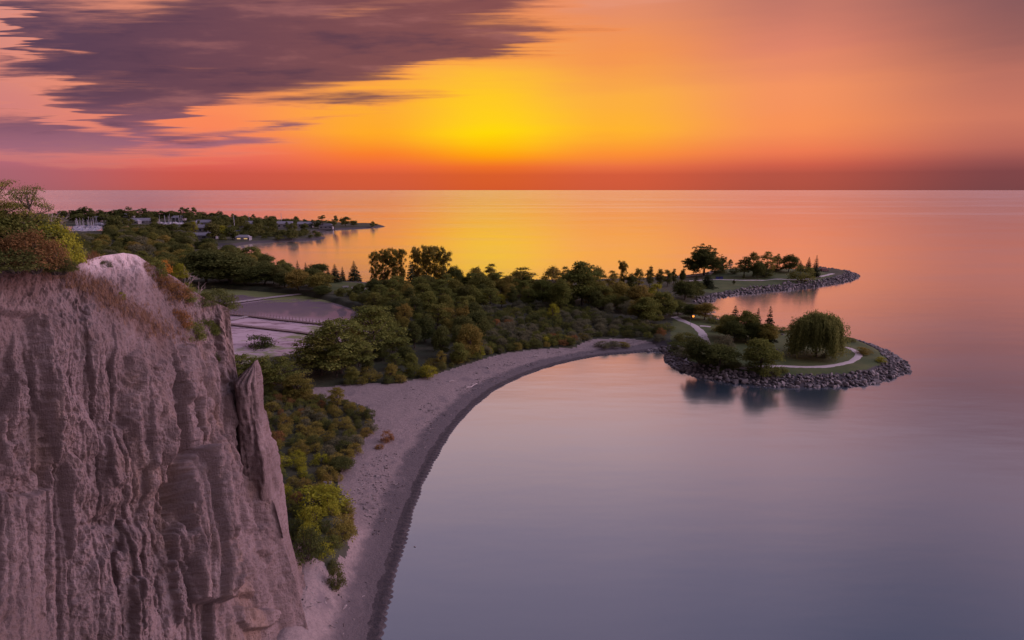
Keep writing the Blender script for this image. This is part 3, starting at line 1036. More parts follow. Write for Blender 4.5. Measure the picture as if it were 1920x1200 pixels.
    bk = S[:1] + np.stack([-15 * t, 24 * t, np.zeros_like(t)], -1)[:, None]
    bk[..., 2] += -(t[:, None] ** 1.3) * (14 - 9 * left) + 0.3 * fbm(bk[..., 0] * 0.3, bk[..., 1] * 0.3, 5, 3) * t[:, None]
    # ... and runs down to the beach below the frame
    w = np.linspace(0, 1, 16)[1:]
    zb = S[-1:, :, 2]
    dn = np.repeat(S[-1:], len(w), 0)
    dn[..., 2] = zb * (1 - w[:, None]) + (-1.0) * w[:, None]
    dn[..., 0] += 0.12 * zb * w[:, None]
    dn[..., 1] -= 0.20 * zb * w[:, None]
    S = np.concatenate([bk, S, dn], 0)
    ext = lambda A: np.concatenate([np.repeat(A[:1], len(bk), 0), A, np.repeat(A[-1:], len(dn), 0)], 0).ravel()
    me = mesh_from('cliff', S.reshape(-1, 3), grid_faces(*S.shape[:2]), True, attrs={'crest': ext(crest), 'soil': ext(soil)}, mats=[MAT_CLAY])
    structure('cliff', me, 'eroded pinkish clay bluff with vertical flutes filling the lower left', 'cliff')


def cliff_at(px, py):
    """point of the bluff's surface seen at a photo pixel"""
    d = (CLIFF['px'] - px) ** 2 + (CLIFF['py'] - py) ** 2
    k = np.unravel_index(np.argmin(d), d.shape)
    return CLIFF['S'][k]


def loft(name, rows, depth, thick, label, seed, cat='rock spire'):
    """a clay pillar: rows of (py, left px, right px); depth of its middle and thickness ratio"""
    rows = np.array(rows, float)
    ys = np.linspace(rows[0, 0], rows[-1, 0], 150)
    l, r = np.interp(ys, rows[:, 0], rows[:, 1]), np.interp(ys, rows[:, 0], rows[:, 2])
    k = 64
    th = np.linspace(0, 2 * math.pi, k, endpoint=False)
    out = []
    dep = np.interp(ys, [q[0] for q in depth], [q[1] for q in depth])
    for py, a, b, depth in zip(ys, l, r, dep):
        A, Bp = np.array(at_depth(a, py, depth)), np.array(at_depth(b, py, depth))
        c, hw = (A + Bp) / 2, np.linalg.norm(Bp - A) / 2
        sq = np.sign(np.cos(th)) * np.abs(np.cos(th)) ** 0.7
        out.append(np.stack([c[0] + hw * sq, c[1] + (hw * thick + 0.25) * np.sign(np.sin(th)) * np.abs(np.sin(th)) ** 0.8, np.full(k, c[2])], 1))
    S = np.array(out)
    cen = S.mean(1, keepdims=True)
    dirn = S - cen
    R = np.linalg.norm(dirn, axis=2, keepdims=True) + 1e-6
    ang = th[None] + 0 * S[..., 0]
    z = S[..., 2]
    d = 0.42 * fbm(np.cos(ang) * 1.6 + seed, np.sin(ang) * 1.6, z * 0.10, 4, 0.55, True) - 0.35 + 0.14 * fbm(S[..., 0] * 2, z * 2.2, seed, 3) - 0.07 * np.abs((z * 0.9 + 0.4 * fbm(S[..., 0], z, seed, 2)) % 1 - 0.3)
    d = d + 0.30 * fbm(np.cos(ang) * 2.2 + seed, np.sin(ang) * 2.2, z * 0.35, 4, 0.55) + 0.20 * fbm(np.cos(ang) * 5 + seed, np.sin(ang) * 5, z * 0.12, 3, 0.55, True) - 0.12
    d = np.minimum(d, 0.25) * np.clip(R[..., 0] / 0.8, 0.15, 1)
    S = cen + dirn / R * (R + d[..., None])
    v = np.concatenate([S.reshape(-1, 3), [S[0].mean(0)]])
    j = np.arange(k)
    f = [grid_faces(len(ys), k, True)[:, ::-1], np.stack([np.full(k, len(v) - 1), j, (j + 1) % k], 1)]
    structure(name, mesh_from(name, v, f, True, mats=[MAT_CLAY]), label, cat)


build_cliff()
loft('clay_spire', [(676, 479, 481), (684, 473, 482), (694, 464, 483), (706, 453, 484), (714, 447, 485), (728, 449, 486), (770, 453, 488), (776, 455, 489), (780, 455, 493), (828, 458, 504), (838, 459, 511), (880, 464, 519), (915, 468, 523), (950, 474, 528), (1010, 486, 534), (1070, 500, 549), (1130, 515, 562)],
     [(676, 73.4), (780, 73.6), (880, 74.6), (1000, 75.2), (1130, 74.6)], 1.25, 'pointed clay spire standing clear of the right edge of the bluff', 2.0)



def build_talus():
    """crumbled foot of the bluff"""
    nu, nv = 90, 150
    U, V = np.meshgrid(np.linspace(0, 1, nu), np.linspace(0, 1, nv))
    py = 1030 + 230 * V
    lft = np.interp(py, CL_EDGE[:, 0], CL_EDGE[:, 1]) - 20
    rgt = np.interp(py, [1030, 1060, 1085, 1100, 1130, 1170, 1200, 1260], [548, 566, 585, 594, 598, 594, 592, 600])
    px = lft + (rgt - lft) * U
    Y = 75.5 + 2.0 * np.sin(U * 2.6) - 3.0 * V + 6 * U ** 3 * (1 - V)
    a, b = px - 960.0, 600.0 - py
    dy = FPX * CP + b * SP
    S = np.stack([a / dy * Y, Y, CAM_H + (-FPX * SP + b * CP) / dy * Y], -1)
    S[..., 1] -= 0.9 * fbm(px * 0.09, py * 0.05, 4.0, 5, 0.6, True) + 0.25 * fbm(px * 0.3, py * 0.3, 1.0, 3)
    s = np.linspace(0, 1, 12)[1:]
    ex = S[:, -1:] + np.stack([-1.5 * s ** 2, 9 * s, -3 * s], -1)[None]
    tp = S[:1] + np.stack([0 * s, 6 * s, -5 * s], -1)[::-1][:, None]
    S = np.concatenate([S, ex], 1)
    tp = np.concatenate([tp, np.repeat(tp[:, -1:], len(s), 1) + np.stack([-1.5 * s ** 2, 9 * s, -3 * s], -1)[None]], 1)
    S = np.concatenate([tp, S], 0)
    structure('clay_slope', mesh_from('talus', S.reshape(-1, 3), grid_faces(*S.shape[:2]), True, mats=[MAT_CLAY]), 'crumbling clay slope at the foot of the bluff beside the beach', 'clay slope')


build_talus()

# ------------------------------------------------------------------ trees and shrubs
rng = np.random.RandomState(11)
MAT_BARK = simple_mat('bark', (0.07, 0.052, 0.042), 0.95, 0.3, 3.0)
MAT_PALE_BARK = simple_mat('pale_bark', (0.16, 0.13, 0.115), 0.95, 0.3, 3.0)
MAT_LEAF = {
    'dark': leaf_mat('leaves_dark_green', (0.0376, 0.05, 0.0187), (0.123, 0.1343, 0.0401), (0.152, 0.1027, 0.0321), 0.08),
    'mid': leaf_mat('leaves_green', (0.0609, 0.079, 0.0215), (0.1809, 0.191, 0.0482), (0.2099, 0.1449, 0.0401), 0.08),
    'olive': leaf_mat('leaves_olive', (0.0984, 0.0948, 0.0242), (0.2605, 0.2172, 0.0536), (0.246, 0.1449, 0.0455), 0.12),
    'bright': leaf_mat('leaves_yellow_green', (0.1158, 0.1317, 0.0161), (0.3184, 0.3094, 0.0375), (0.3329, 0.2633, 0.0401), 0.1),
    'grey': leaf_mat('leaves_grey_green', (0.0811, 0.0842, 0.0455), (0.1809, 0.1738, 0.1018), None),
    'rust': leaf_mat('leaves_rusty', (0.1158, 0.0685, 0.0295), (0.275, 0.1514, 0.0603), (0.275, 0.1053, 0.0401), 0.12),
    'needle': leaf_mat('needles', (0.0231, 0.0342, 0.0201), (0.0754, 0.0869, 0.0427), None, trans=0.12),
    'willow': leaf_mat('leaves_willow', (0.0796, 0.0974, 0.0295), (0.2244, 0.2265, 0.0697), None),
    'red': leaf_mat('leaves_red', (0.2894, 0.0593, 0.0242), (0.4824, 0.1711, 0.0401), (0.4824, 0.2633, 0.0401), 0.2),
}


def unit(v):
    return v / (np.linalg.norm(v, axis=-1, keepdims=True) + 1e-9)


def leaf_quads(cen, out, size, aspect=0.55, flat=0.0, r=rng, axis=None):
    """small rhombic leaves at the points, facing roughly outward"""
    n = len(cen)
    nrm = unit(unit(r.normal(size=(n, 3))) * 0.9 + out * 0.7 + np.array([0, 0, 0.35 + flat]))
    a = unit(np.cross(nrm, r.normal(size=(n, 3)))) if axis is None else unit(axis + 0.25 * r.normal(size=(n, 3)))
    b = unit(np.cross(nrm, a))
    s = (size * (0.65 + 0.7 * r.rand(n)))[:, None]
    v = np.stack([cen - a * s * 0.5, cen + b * s * aspect * 0.5 + nrm * s * 0.08, cen + a * s * 0.5, cen - b * s * aspect * 0.5 + nrm * s * 0.08], 1)
    return v.reshape(-1, 3), np.arange(4 * n).reshape(-1, 4)


def clump_points(centres, radii, dens, r=rng, shell=0.55):
    """points through ellipsoidal clumps, thicker towards their skins; also returns outward directions"""
    P_, O_, T_ = [], [], []
    for c, rad in zip(centres, radii):
        rad = np.asarray(rad, float) * np.ones(3)
        n = max(6, int(dens * (rad.prod() ** (2 / 3))))
        d = unit(r.normal(size=(n, 3)))
        d[:, 2] = np.where(d[:, 2] < -0.45, -d[:, 2] * 0.6, d[:, 2])
        k = (shell + (1 - shell) * r.rand(n) ** 0.6) * (1 + 0.16 * r.normal(size=n))
        P_.append(c + d * rad * k[:, None])
        O_.append(d)
        T_.append(np.clip(r.rand() * 0.45 + 0.25 + 0.22 * r.normal(size=n), 0, 1))
    return np.concatenate(P_), np.concatenate(O_), np.concatenate(T_)


def crown_mesh(name, pts, out, tint, size, mat, aspect=0.55, flat=0.0, axis=None):
    v, f = leaf_quads(pts, out, size, aspect, flat, axis=axis)
    return mesh_from(name, v, f, False, face_attrs={'tint': tint}, mats=[mat])


def wiggle(a, b, k=5, amt=0.06, r=rng):
    a, b = np.asarray(a, float), np.asarray(b, float)
    t = np.linspace(0, 1, k)[:, None]
    L = np.linalg.norm(b - a)
    return a + (b - a) * t + r.normal(size=(k, 3)) * amt * L * np.sin(t * math.pi)


PROTO = {}


def make_proto(kind, trunk_mesh, crown_me, height, name='tree'):
    PROTO.setdefault(kind, []).append((name, trunk_mesh, crown_me, height))


def broadleaf(kind, mat, seed, h=12.0, w=9.0, base=0.22, lobes=26, dens=70, leaf=0.42, shape=1.0, name='broadleaf_tree', shell=0.5, lobe=0.24, bark=None):
    r = np.random.RandomState(seed)
    cz = h * (1 + base) / 2
    rz = h * (1 - base) / 2
    cs, rs = [], []
    tries = 0
    while len(cs) < lobes and tries < 4000:
        tries += 1
        d = unit(r.normal(size=3))
        if d[2] < -0.88:
            continue
        k = 0.45 + 0.42 * r.rand() ** 0.5
        wid = w / 2 * (1 - 0.32 * shape * max(0.0, d[2])) * (0.82 + 0.3 * r.rand())
        c = np.array([d[0] * wid * k, d[1] * wid * k, cz + d[2] * rz * k])
        if all(np.linalg.norm((c - q) / np.array([1, 1, 0.8])) > w * 0.125 for q in cs):
            s = w * lobe * (0.6 + 0.55 * r.rand())
            cs.append(c)
            rs.append((s, s, s * 0.72))
    pts, out, tint = clump_points(cs, rs, dens, r, shell)
    k = r.choice(len(pts), len(pts) // 14)
    pts[k] += out[k] * (r.rand(len(k), 1) ** 2 * w * 0.13) + np.array([0, 0, 1]) * (r.rand(len(k), 1) ** 3 * h * 0.07)
    tb = MB()
    tr = 0.022 * h + 0.05
    top = np.array([r.normal() * 0.3, r.normal() * 0.3, cz + rz * 0.35])
    path = wiggle((0, 0, -0.4), top, 7, 0.03, r)
    tb.tube(path, np.linspace(tr, tr * 0.3, 7), 7)
    for c in cs[:16]:
        t = 0.35 + 0.5 * r.rand()
        a = path[int(t * 6)]
        tb.tube(wiggle(a, c, 4, 0.06, r), np.linspace(tr * 0.42, tr * 0.1, 4), 5)
    make_proto(kind, tb.mesh('trunk', bark or MAT_BARK), crown_mesh('crown', pts, out, tint, leaf, MAT_LEAF[mat]), h, name)


def spreading(kind, mat, seed, h=11.0, w=11.0, tiers=5, dens=80, leaf=0.4, name='spreading_tree'):
    """flat layered boughs with gaps between them"""
    r = np.random.RandomState(seed)
    cs, rs = [], []
    tb = MB()
    path = wiggle((0, 0, -0.4), (0.4, 0.2, h * 0.9), 7, 0.03, r)
    tb.tube(path, np.linspace(0.28, 0.07, 7), 7)
    for i in range(tiers):
        t = (i + 0.6) / tiers
        z = h * (0.25 + 0.7 * t)
        rad = w / 2 * (1.05 - 0.75 * t ** 1.6)
        nb = int(5 + 4 * (1 - t))
        a0 = r.rand() * 6.3
        for k in range(nb):
            a = a0 + 6.283 * k / nb + r.normal() * 0.25
            for q in (0.45, 0.82):
                rr = rad * q * (0.8 + 0.4 * r.rand())
                c = np.array([math.cos(a) * rr, math.sin(a) * rr, z + r.normal() * 0.35 + 0.5 * q])
                cs.append(c)
                s = w * 0.13 * (0.7 + 0.6 * r.rand())
                rs.append((s, s, s * 0.38))
            tb.tube(wiggle(path[min(6, int(t * 5) + 1)], c, 4, 0.05, r), np.linspace(0.09, 0.025, 4), 5)
    pts, out, tint = clump_points(cs, rs, dens, r, 0.25)
    make_proto(kind, tb.mesh('trunk', MAT_BARK), crown_mesh('crown', pts, out, tint, leaf, MAT_LEAF[mat], 0.6, 0.5), h, name)


def poplar(kind, mat, seed, h=24.0, w=8.0, dens=52, leaf=0.55, stems=4, base=0.16, name='poplar_tree'):
    """tall open crown of upswept boughs"""
    r = np.random.RandomState(seed)
    tb = MB()
    cs, rs = [], []
    for s_ in range(stems):
        a = 6.283 * s_ / stems + r.rand()
        off = w * 0.22 * (0.4 + 0.8 * r.rand()) * (s_ > 0)
        top = np.array([math.cos(a) * off * 1.4, math.sin(a) * off * 1.4, h * (0.96 if s_ == 0 else 0.74 + 0.2 * r.rand())])
        path = wiggle((math.cos(a) * 0.2, math.sin(a) * 0.2, -0.4), top, 9, 0.03, r)
        tb.tube(path, np.linspace(0.26 if s_ == 0 else 0.17, 0.04, 9), 6)
        for t in np.arange(base + 0.12 * r.rand(), 0.99, 0.06):
            p = path[0] + (path[-1] - path[0]) * t + (path[int(t * 8)] - (path[0] + (path[-1] - path[0]) * int(t * 8) / 8))
            if r.rand() < 0.16:
                continue
            b = r.rand() * 6.283
            L = w * 0.21 * (1.15 - 0.75 * abs(t - 0.5)) * (0.6 + 0.8 * r.rand())
            c = p + np.array([math.cos(b) * L, math.sin(b) * L, L * 0.9])
            tb.tube(wiggle(p, c, 3, 0.05, r), np.linspace(0.06, 0.02, 3), 4)
            q = w * 0.125 * (0.65 + 0.7 * r.rand())
            cs.append(c)
            rs.append((q, q, q * 1.55))
        cs.append(path[-1])
        rs.append((w * 0.07, w * 0.07, w * 0.15))
    pts, out, tint = clump_points(cs, rs, dens, r, 0.3)
    make_proto(kind, tb.mesh('trunk', MAT_BARK), crown_mesh('crown', pts, out, tint, leaf, MAT_LEAF[mat]), h, name)


def radial(kind, mat, seed, h=20.0, w=21.0, nb=110, dens=50, leaf=0.6, base=0.08, name='broad_tree'):
    """broad crown whose boughs end in separate pointed sprays"""
    r = np.random.RandomState(seed)
    tb = MB()
    fork = np.array([0, 0, h * 0.27])
    tb.tube(wiggle((0, 0, -0.4), fork, 4, 0.02, r), np.linspace(0.62, 0.45, 4), 8)
    cs, rs = [], []
    for i in range(nb):
        d = unit(np.array([r.normal(), r.normal(), abs(r.normal()) * 1.25 - 0.12]))
        L = (0.66 + 0.34 * r.rand())
        e = fork + d * np.array([w * 0.5, w * 0.5, h * (1 - 0.27)]) * L
        e[2] = max(e[2] - 1.1 * (1 - d[2]) * r.rand(), h * base)
        path = wiggle(fork, e, 6, 0.05, r)
        tb.tube(path, np.linspace(0.20, 0.03, 6), 5)
        for k, q in ((3, 0.085), (4, 0.078), (5, 0.05)):
            if k == 3 and r.rand() < 0.35:
                continue
            cs.append(path[k] + r.normal(size=3) * 0.4)
            s = w * q * (0.7 + 0.6 * r.rand())
            rs.append((s, s, s * 0.8))
    pts, out, tint = clump_points(cs, rs, dens, r, 0.25)
    make_proto(kind, tb.mesh('trunk', MAT_BARK), crown_mesh('crown', pts, out, tint, leaf, MAT_LEAF[mat]), h, name)


def conifer(kind, seed, h=12.0, w=6.0, base=0.06, leaf=0.42, whorls=22, name='spruce_tree', per=26):
    r = np.random.RandomState(seed)
    tb = MB()
    tb.tube(wiggle((0, 0, -0.3), (0.05, 0, h), 8, 0.006, r), np.linspace(0.02 * h, 0.02, 8), 7)
    pts, out, ax, tint = [], [], [], []
    for i in range(whorls):
        t = base + (1 - base) * (i + r.rand() * 0.5) / whorls
        z = h * t
        R = w / 2 * (1 - t) ** 0.85 * (0.82 + 0.32 * r.rand()) + 0.10
        nb = int(6 + 5 * (1 - t))
        a0 = r.rand() * 6.28
        for k in range(nb):
            a = a0 + 6.283 * k / nb + r.normal() * 0.16
            L = R * (0.72 + 0.42 * r.rand())
            d = np.array([math.cos(a), math.sin(a), 0])
            side = np.array([-d[1], d[0], 0])
            m = max(5, int(per * L / (w / 2)))
            q = r.rand(m) ** 0.7
            dz = -0.30 * L * q + 0.16 * L * q ** 2.5
            p = np.array([0, 0, z]) + d * (L * q)[:, None] + side * (r.normal(size=m) * 0.16 * L * (1.05 - q) + r.normal(size=m) * 0.07)[:, None]
            p[:, 2] += dz + r.normal(size=m) * 0.05 * h / 12
            pts.append(p)
            out.append(np.tile(d * 0.4 + np.array([0, 0, 0.6]), (m, 1)))
            ax.append(np.tile(d + np.array([0, 0, -0.25]), (m, 1)) + side * r.normal(size=(m, 1)) * 0.6)
            tint.append(np.clip(0.2 + 0.5 * q + 0.2 * r.normal(size=m), 0, 1))
            tb.tube([(0, 0, z), tuple(np.array([0, 0, z - 0.16 * L]) + d * L * 0.85)], [0.03, 0.01], 4)
    P_ = np.concatenate(pts)
    s = leaf * (0.55 + 0.45 * np.clip((h - P_[:, 2]) / h * 1.5, 0, 1))
    v, f = leaf_quads(P_, np.concatenate(out), s, 0.42, 0.2, r, np.concatenate(ax))
    make_proto(kind, tb.mesh('trunk', MAT_BARK), mesh_from('crown', v, f, False, face_attrs={'tint': np.concatenate(tint)}, mats=[MAT_LEAF['needle']]), h, name)


def willow(kind, seed, h=17.0, w=19.0, name='willow_tree'):
    r = np.random.RandomState(seed)
    tb = MB()
    fork = np.array([0, 0, h * 0.3])
    tb.tube(wiggle((0, 0, -0.4), fork, 5, 0.03, r), np.linspace(0.6, 0.45, 5), 8)
    pts, out, ax, tint = [], [], [], []
    for i in range(70):
        a = r.rand() * 6.283
        rr = w / 2 * math.sqrt(r.rand()) * 0.92
        # the dome has a few separate billows
        bil = 1 + 0.13 * math.sin(3 * a + 1.1) + 0.10 * math.sin(5 * a)
        zt = h * (0.56 + 0.40 * math.sqrt(max(0, 1 - (rr / (w / 2)) ** 2))) * (0.93 + 0.1 * r.rand())
        c = np.array([math.cos(a) * rr * bil, math.sin(a) * rr * bil, zt])
        tb.tube(wiggle(fork, c, 5, 0.05, r), np.linspace(0.22, 0.03, 5), 5)
        ns = 18
        shade = r.rand() * 0.4
        for k in range(ns):
            p0 = c + r.normal(size=3) * np.array([1.15, 1.15, 0.5])
            rad = np.hypot(p0[0], p0[1])
            od = np.array([p0[0], p0[1], 0]) / (rad + 1e-6)
            outer = min(1.0, rad / (w / 2))
            L = (p0[2] - h * (0.02 + 0.07 * r.rand())) * (0.55 + 0.45 * outer * r.rand() ** 0.3)
            m = int(8 + L * 3.4)
            q = np.sort(r.rand(m))
            p = p0 + od * (0.9 * np.sin(q * 1.6))[:, None] * (0.5 + outer)
            p[:, 2] += 0.45 * np.sin(q * 3.1) - L * q
            p += r.normal(size=(m, 3)) * 0.24
            pts.append(p)
            out.append(np.tile(od, (m, 1)))
            ax.append(np.tile(np.array([0, 0, -1.0]), (m, 1)) + od * (0.6 * (1 - q))[:, None] + 0.55 * r.normal(size=(m, 3)))
            tint.append(np.clip(shade + 0.25 + 0.3 * (1 - q) + 0.15 * r.normal(size=m), 0, 1))
    P_ = np.concatenate(pts)
    v, f = leaf_quads(P_, np.concatenate(out), np.full(len(P_), 0.70), 0.42, 0.1, r, np.concatenate(ax))
    make_proto(kind, tb.mesh('trunk', MAT_BARK), mesh_from('crown', v, f, False, face_attrs={'tint': np.concatenate(tint)}, mats=[MAT_LEAF['willow']]), h, name)


def shrub(kind, mat, seed, h=3.0, w=4.0, lobes=14, dens=150, leaf=0.22, name='shrub', upright=0.0):
    r = np.random.RandomState(seed)
    cs, rs = [], []
    tb = MB()
    for i in range(lobes):
        a, q = r.rand() * 6.283, math.sqrt(r.rand())
        z = h * (0.35 + 0.5 * (1 - q ** 2) * (0.7 + 0.4 * r.rand()))
        c = np.array([math.cos(a) * q * w * 0.38, math.sin(a) * q * w * 0.38, z])
        s = w * 0.17 * (0.7 + 0.6 * r.rand())
        cs.append(c)
        rs.append((s, s, s * (0.75 + upright)))
        tb.tube(wiggle((c[0] * 0.15, c[1] * 0.15, -0.2), c, 4, 0.07, r), np.linspace(0.05, 0.015, 4), 4)
    low = [np.array([c[0] * 1.15, c[1] * 1.15, h * 0.2]) for c in cs]
    pts, out, tint = clump_points(cs + low, rs + [(q[0] * 0.9, q[1] * 0.9, h * 0.22) for q in rs], dens, r, 0.35)
    pts[:, 2] = np.maximum(pts[:, 2], 0.05)
    # loose shoots that break the outline
    n = int(len(pts) * 0.05)
    k = r.choice(len(pts), n)
    sh = pts[k] + out[k] * (r.rand(n, 1) * w * 0.12) + np.array([0, 0, 1]) * (r.rand(n, 1) ** 2 * h * 0.22)
    pts, out, tint = np.concatenate([pts, sh]), np.concatenate([out, out[k]]), np.concatenate([tint, tint[k]])
    make_proto(kind, tb.mesh('stem', MAT_BARK), crown_mesh('foliage', pts, out, tint, leaf, MAT_LEAF[mat]), h, name)


for i in range(4):
    broadleaf('round_dark', 'dark', 20 + i, 12, 9.5, 0.04, 34, 74, 0.52)
    broadleaf('round_mid', 'mid', 30 + i, 12, 9.0, 0.05, 32, 74, 0.52)
for i in range(3):
    broadleaf('round_olive', 'olive', 40 + i, 11, 8.5, 0.04, 30, 74, 0.50)
    broadleaf('oval_dark', 'dark', 50 + i, 14, 7.5, 0.05, 30, 74, 0.52, 1.2)
    broadleaf('open_mid', 'olive', 60 + i, 14, 8.5, 0.12, 34, 66, 0.50, 0.8, shell=0.3, lobe=0.19)
    spreading('spread_dark', 'mid', 70 + i, 11, 12, 5, 60, 0.45)
    poplar('poplar', 'olive', 80 + i, 24, 9, 78, 0.5, 7, 0.06)
    conifer('conifer', 90 + i, 12, 6.4, 0.03, 0.62, 26, per=44)
    shrub('bush_dark', 'dark', 100 + i)
    shrub('bush_mid', 'mid', 110 + i)
    shrub('bush_olive', 'olive', 120 + i)
    shrub('bush_bright', 'bright', 130 + i)
    shrub('bush_rust', 'rust', 140 + i)
    shrub('bush_grey', 'grey', 150 + i)
    broadleaf('far_tree', 'dark', 160 + i, 14, 12, 0.05, 16, 16, 1.25, lobe=0.27)
    broadleaf('far_tall', 'dark', 170 + i, 18, 9, 0.2, 12, 16, 1.25, lobe=0.26)
broadleaf('bright_tree', 'bright', 180, 9, 6, 0.08, 22, 66, 0.42, 1.6)
broadleaf('grey_tree', 'grey', 181, 9, 9, 0.05, 24, 66, 0.42)
broadleaf('bright_tree', 'bright', 182, 9, 6, 0.08, 22, 66, 0.42, 1.6)
broadleaf('grey_tree', 'grey', 183, 9, 8, 0.05, 24, 66, 0.42)
radial('big_tree', 'dark', 190)
radial('big_tree', 'dark', 191, 16, 14, 44)
willow('willow', 200)

counter = [0]


def proj(x, y, z):
    d = z - CAM_H
    f = y * CP - d * SP
    return 960 + FPX * x / f, 600 - FPX * (y * SP + d * CP) / f


def hidden(x, y, z, h):
    """true when the bluff or the frame hides the whole plant"""
    px, py = proj(x, y, z + h)
    w = 0.5 * h * FPX / y
    if px < -w or y < 62:
        return True
    return y > 80 and py > np.interp(px, CL_TOP[:, 0], CL_TOP[:, 1]) + 4 and px + w * 0.7 < np.interp(max(py, 575), CL_EDGE[:, 0], CL_EDGE[:, 1])


def place(kind, x, y, z, h, label, cat='tree', group=None, wide=1.0, which=None, rz=None, name=None, force=False):
    if not force and hidden(x, y, z, h):
        return None
    ps = PROTO[kind]
    counter[0] += 1
    nm, tm, cm, ph = ps[(counter[0] * 7 + counter[0] // 3) % len(ps) if which is None else which]
    s = h / ph
    o = thing(name or nm, (x, y, z - 0.02 * h), label, cat, group, (counter[0] * 2.399) % 6.283 if rz is None else rz, (s * wide, s * wide, s))
    shr = tm.name.startswith('stem')
    obj('stem' if shr else 'trunk', tm, o)
    obj('foliage' if shr else 'crown', cm, o)
    return o


WAIT = []
ORD = 'first second third fourth fifth sixth seventh eighth ninth tenth eleventh twelfth thirteenth fourteenth fifteenth sixteenth seventeenth eighteenth nineteenth twentieth'.split()
ORD += ['twenty-' + w for w in ORD[:9]] + ['thirtieth'] + ['thirty-' + w for w in ORD[:9]] + ['fortieth'] + ['forty-' + w for w in ORD[:9]]
LOOKS = {'round_dark': 'dark round tree', 'round_mid': 'mid-green round tree', 'round_olive': 'olive round tree', 'oval_dark': 'dark oval tree', 'open_mid': 'airy olive tree',
         'spread_dark': 'layered green tree', 'grey_tree': 'grey-green tree', 'far_tree': 'dark bushy tree', 'far_tall': 'tall dark tree', 'bush_dark': 'dark shrub', 'bush_mid': 'green shrub',
         'bush_olive': 'olive shrub', 'bush_bright': 'yellow-green shrub', 'bush_rust': 'rusty brown shrub', 'bush_grey': 'grey-green shrub'}
LANDMARKS = [('tall poplar group', 770, 545), ('pointed yellow-green tree', 1037, 600), ('biggest rounded green tree', 1092, 574), ('tall thin skyline tree', 1166, 548), ('near corner of the pond', 600, 672),
             ('right ends of the boardwalks', 655, 615), ('lone spruce by the lawn', 665, 528), ('plant patch on the far beach', 1150, 648), ('long driftwood log', 884, 722), ('white stone on the sand', 788, 760),
             ('pointed clay spire', 500, 735), ('small white sign', 611, 921), ('thin tree on the sandy shelf', 632, 765), ('reddish tuft on the sand', 715, 828), ('start of the near footpath', 1268, 605),
             ('brightest yellow-green tree', 1228, 580), ('orange marina lamp', 241, 438), ('low lit cottage', 457, 450), ('left group of boats', 163, 437), ('right group of boats', 325, 425), ('pale crest of the bluff', 230, 485),
             ('huge dark domed tree', 430, 538), ('wide grey boardwalk', 540, 553), ('white houses by the cove', 383, 440), ('tip of the far spit', 690, 428), ('far end of the beach', 1225, 645), ('pale picnic tables on the lawn', 668, 545),
             ('bend of the beach', 960, 665), ('olive tree by the sandy shelf', 560, 748), ('crumbling clay slope', 610, 1070), ('airy skyline trees', 921, 550), ('two pale pointed trees', 925, 580), ('spit houses', 555, 430)]


VIEW_CAP = [(128, 194, 420, 438), (232, 292, 411, 421), (293, 357, 415, 425), (372, 396, 420, 452), (444, 470, 438, 452), (525, 545, 417, 431), (562, 584, 417, 431)]


def later(kind, x, y, z, h, label, cat, group, wide=1.0):
    """a scattered plant: the ones that show largest become objects of their own, see settle()"""
    if y > 500 and x < 0:      # low growth in front of the boats and houses
        px, py = proj(x, y, z)
        half = 0.42 * h * wide * FPX / y
        for a, b, top, lim in VIEW_CAP:
            if a - half < px < b + half and py > top and (b < 200 or len(WAIT) % 3):
                h = 0 if py < lim else min(h, at_depth(px, lim, y)[2] - z)
        if h < 2.5:
            return
    hid = hidden(x, y, z, h)
    if not hid or (y > 62 and proj(x, y, z)[0] > -120):
        WAIT.append((-1 if hid else h * wide / y, kind, x, y, z, h, label, cat, group, wide))


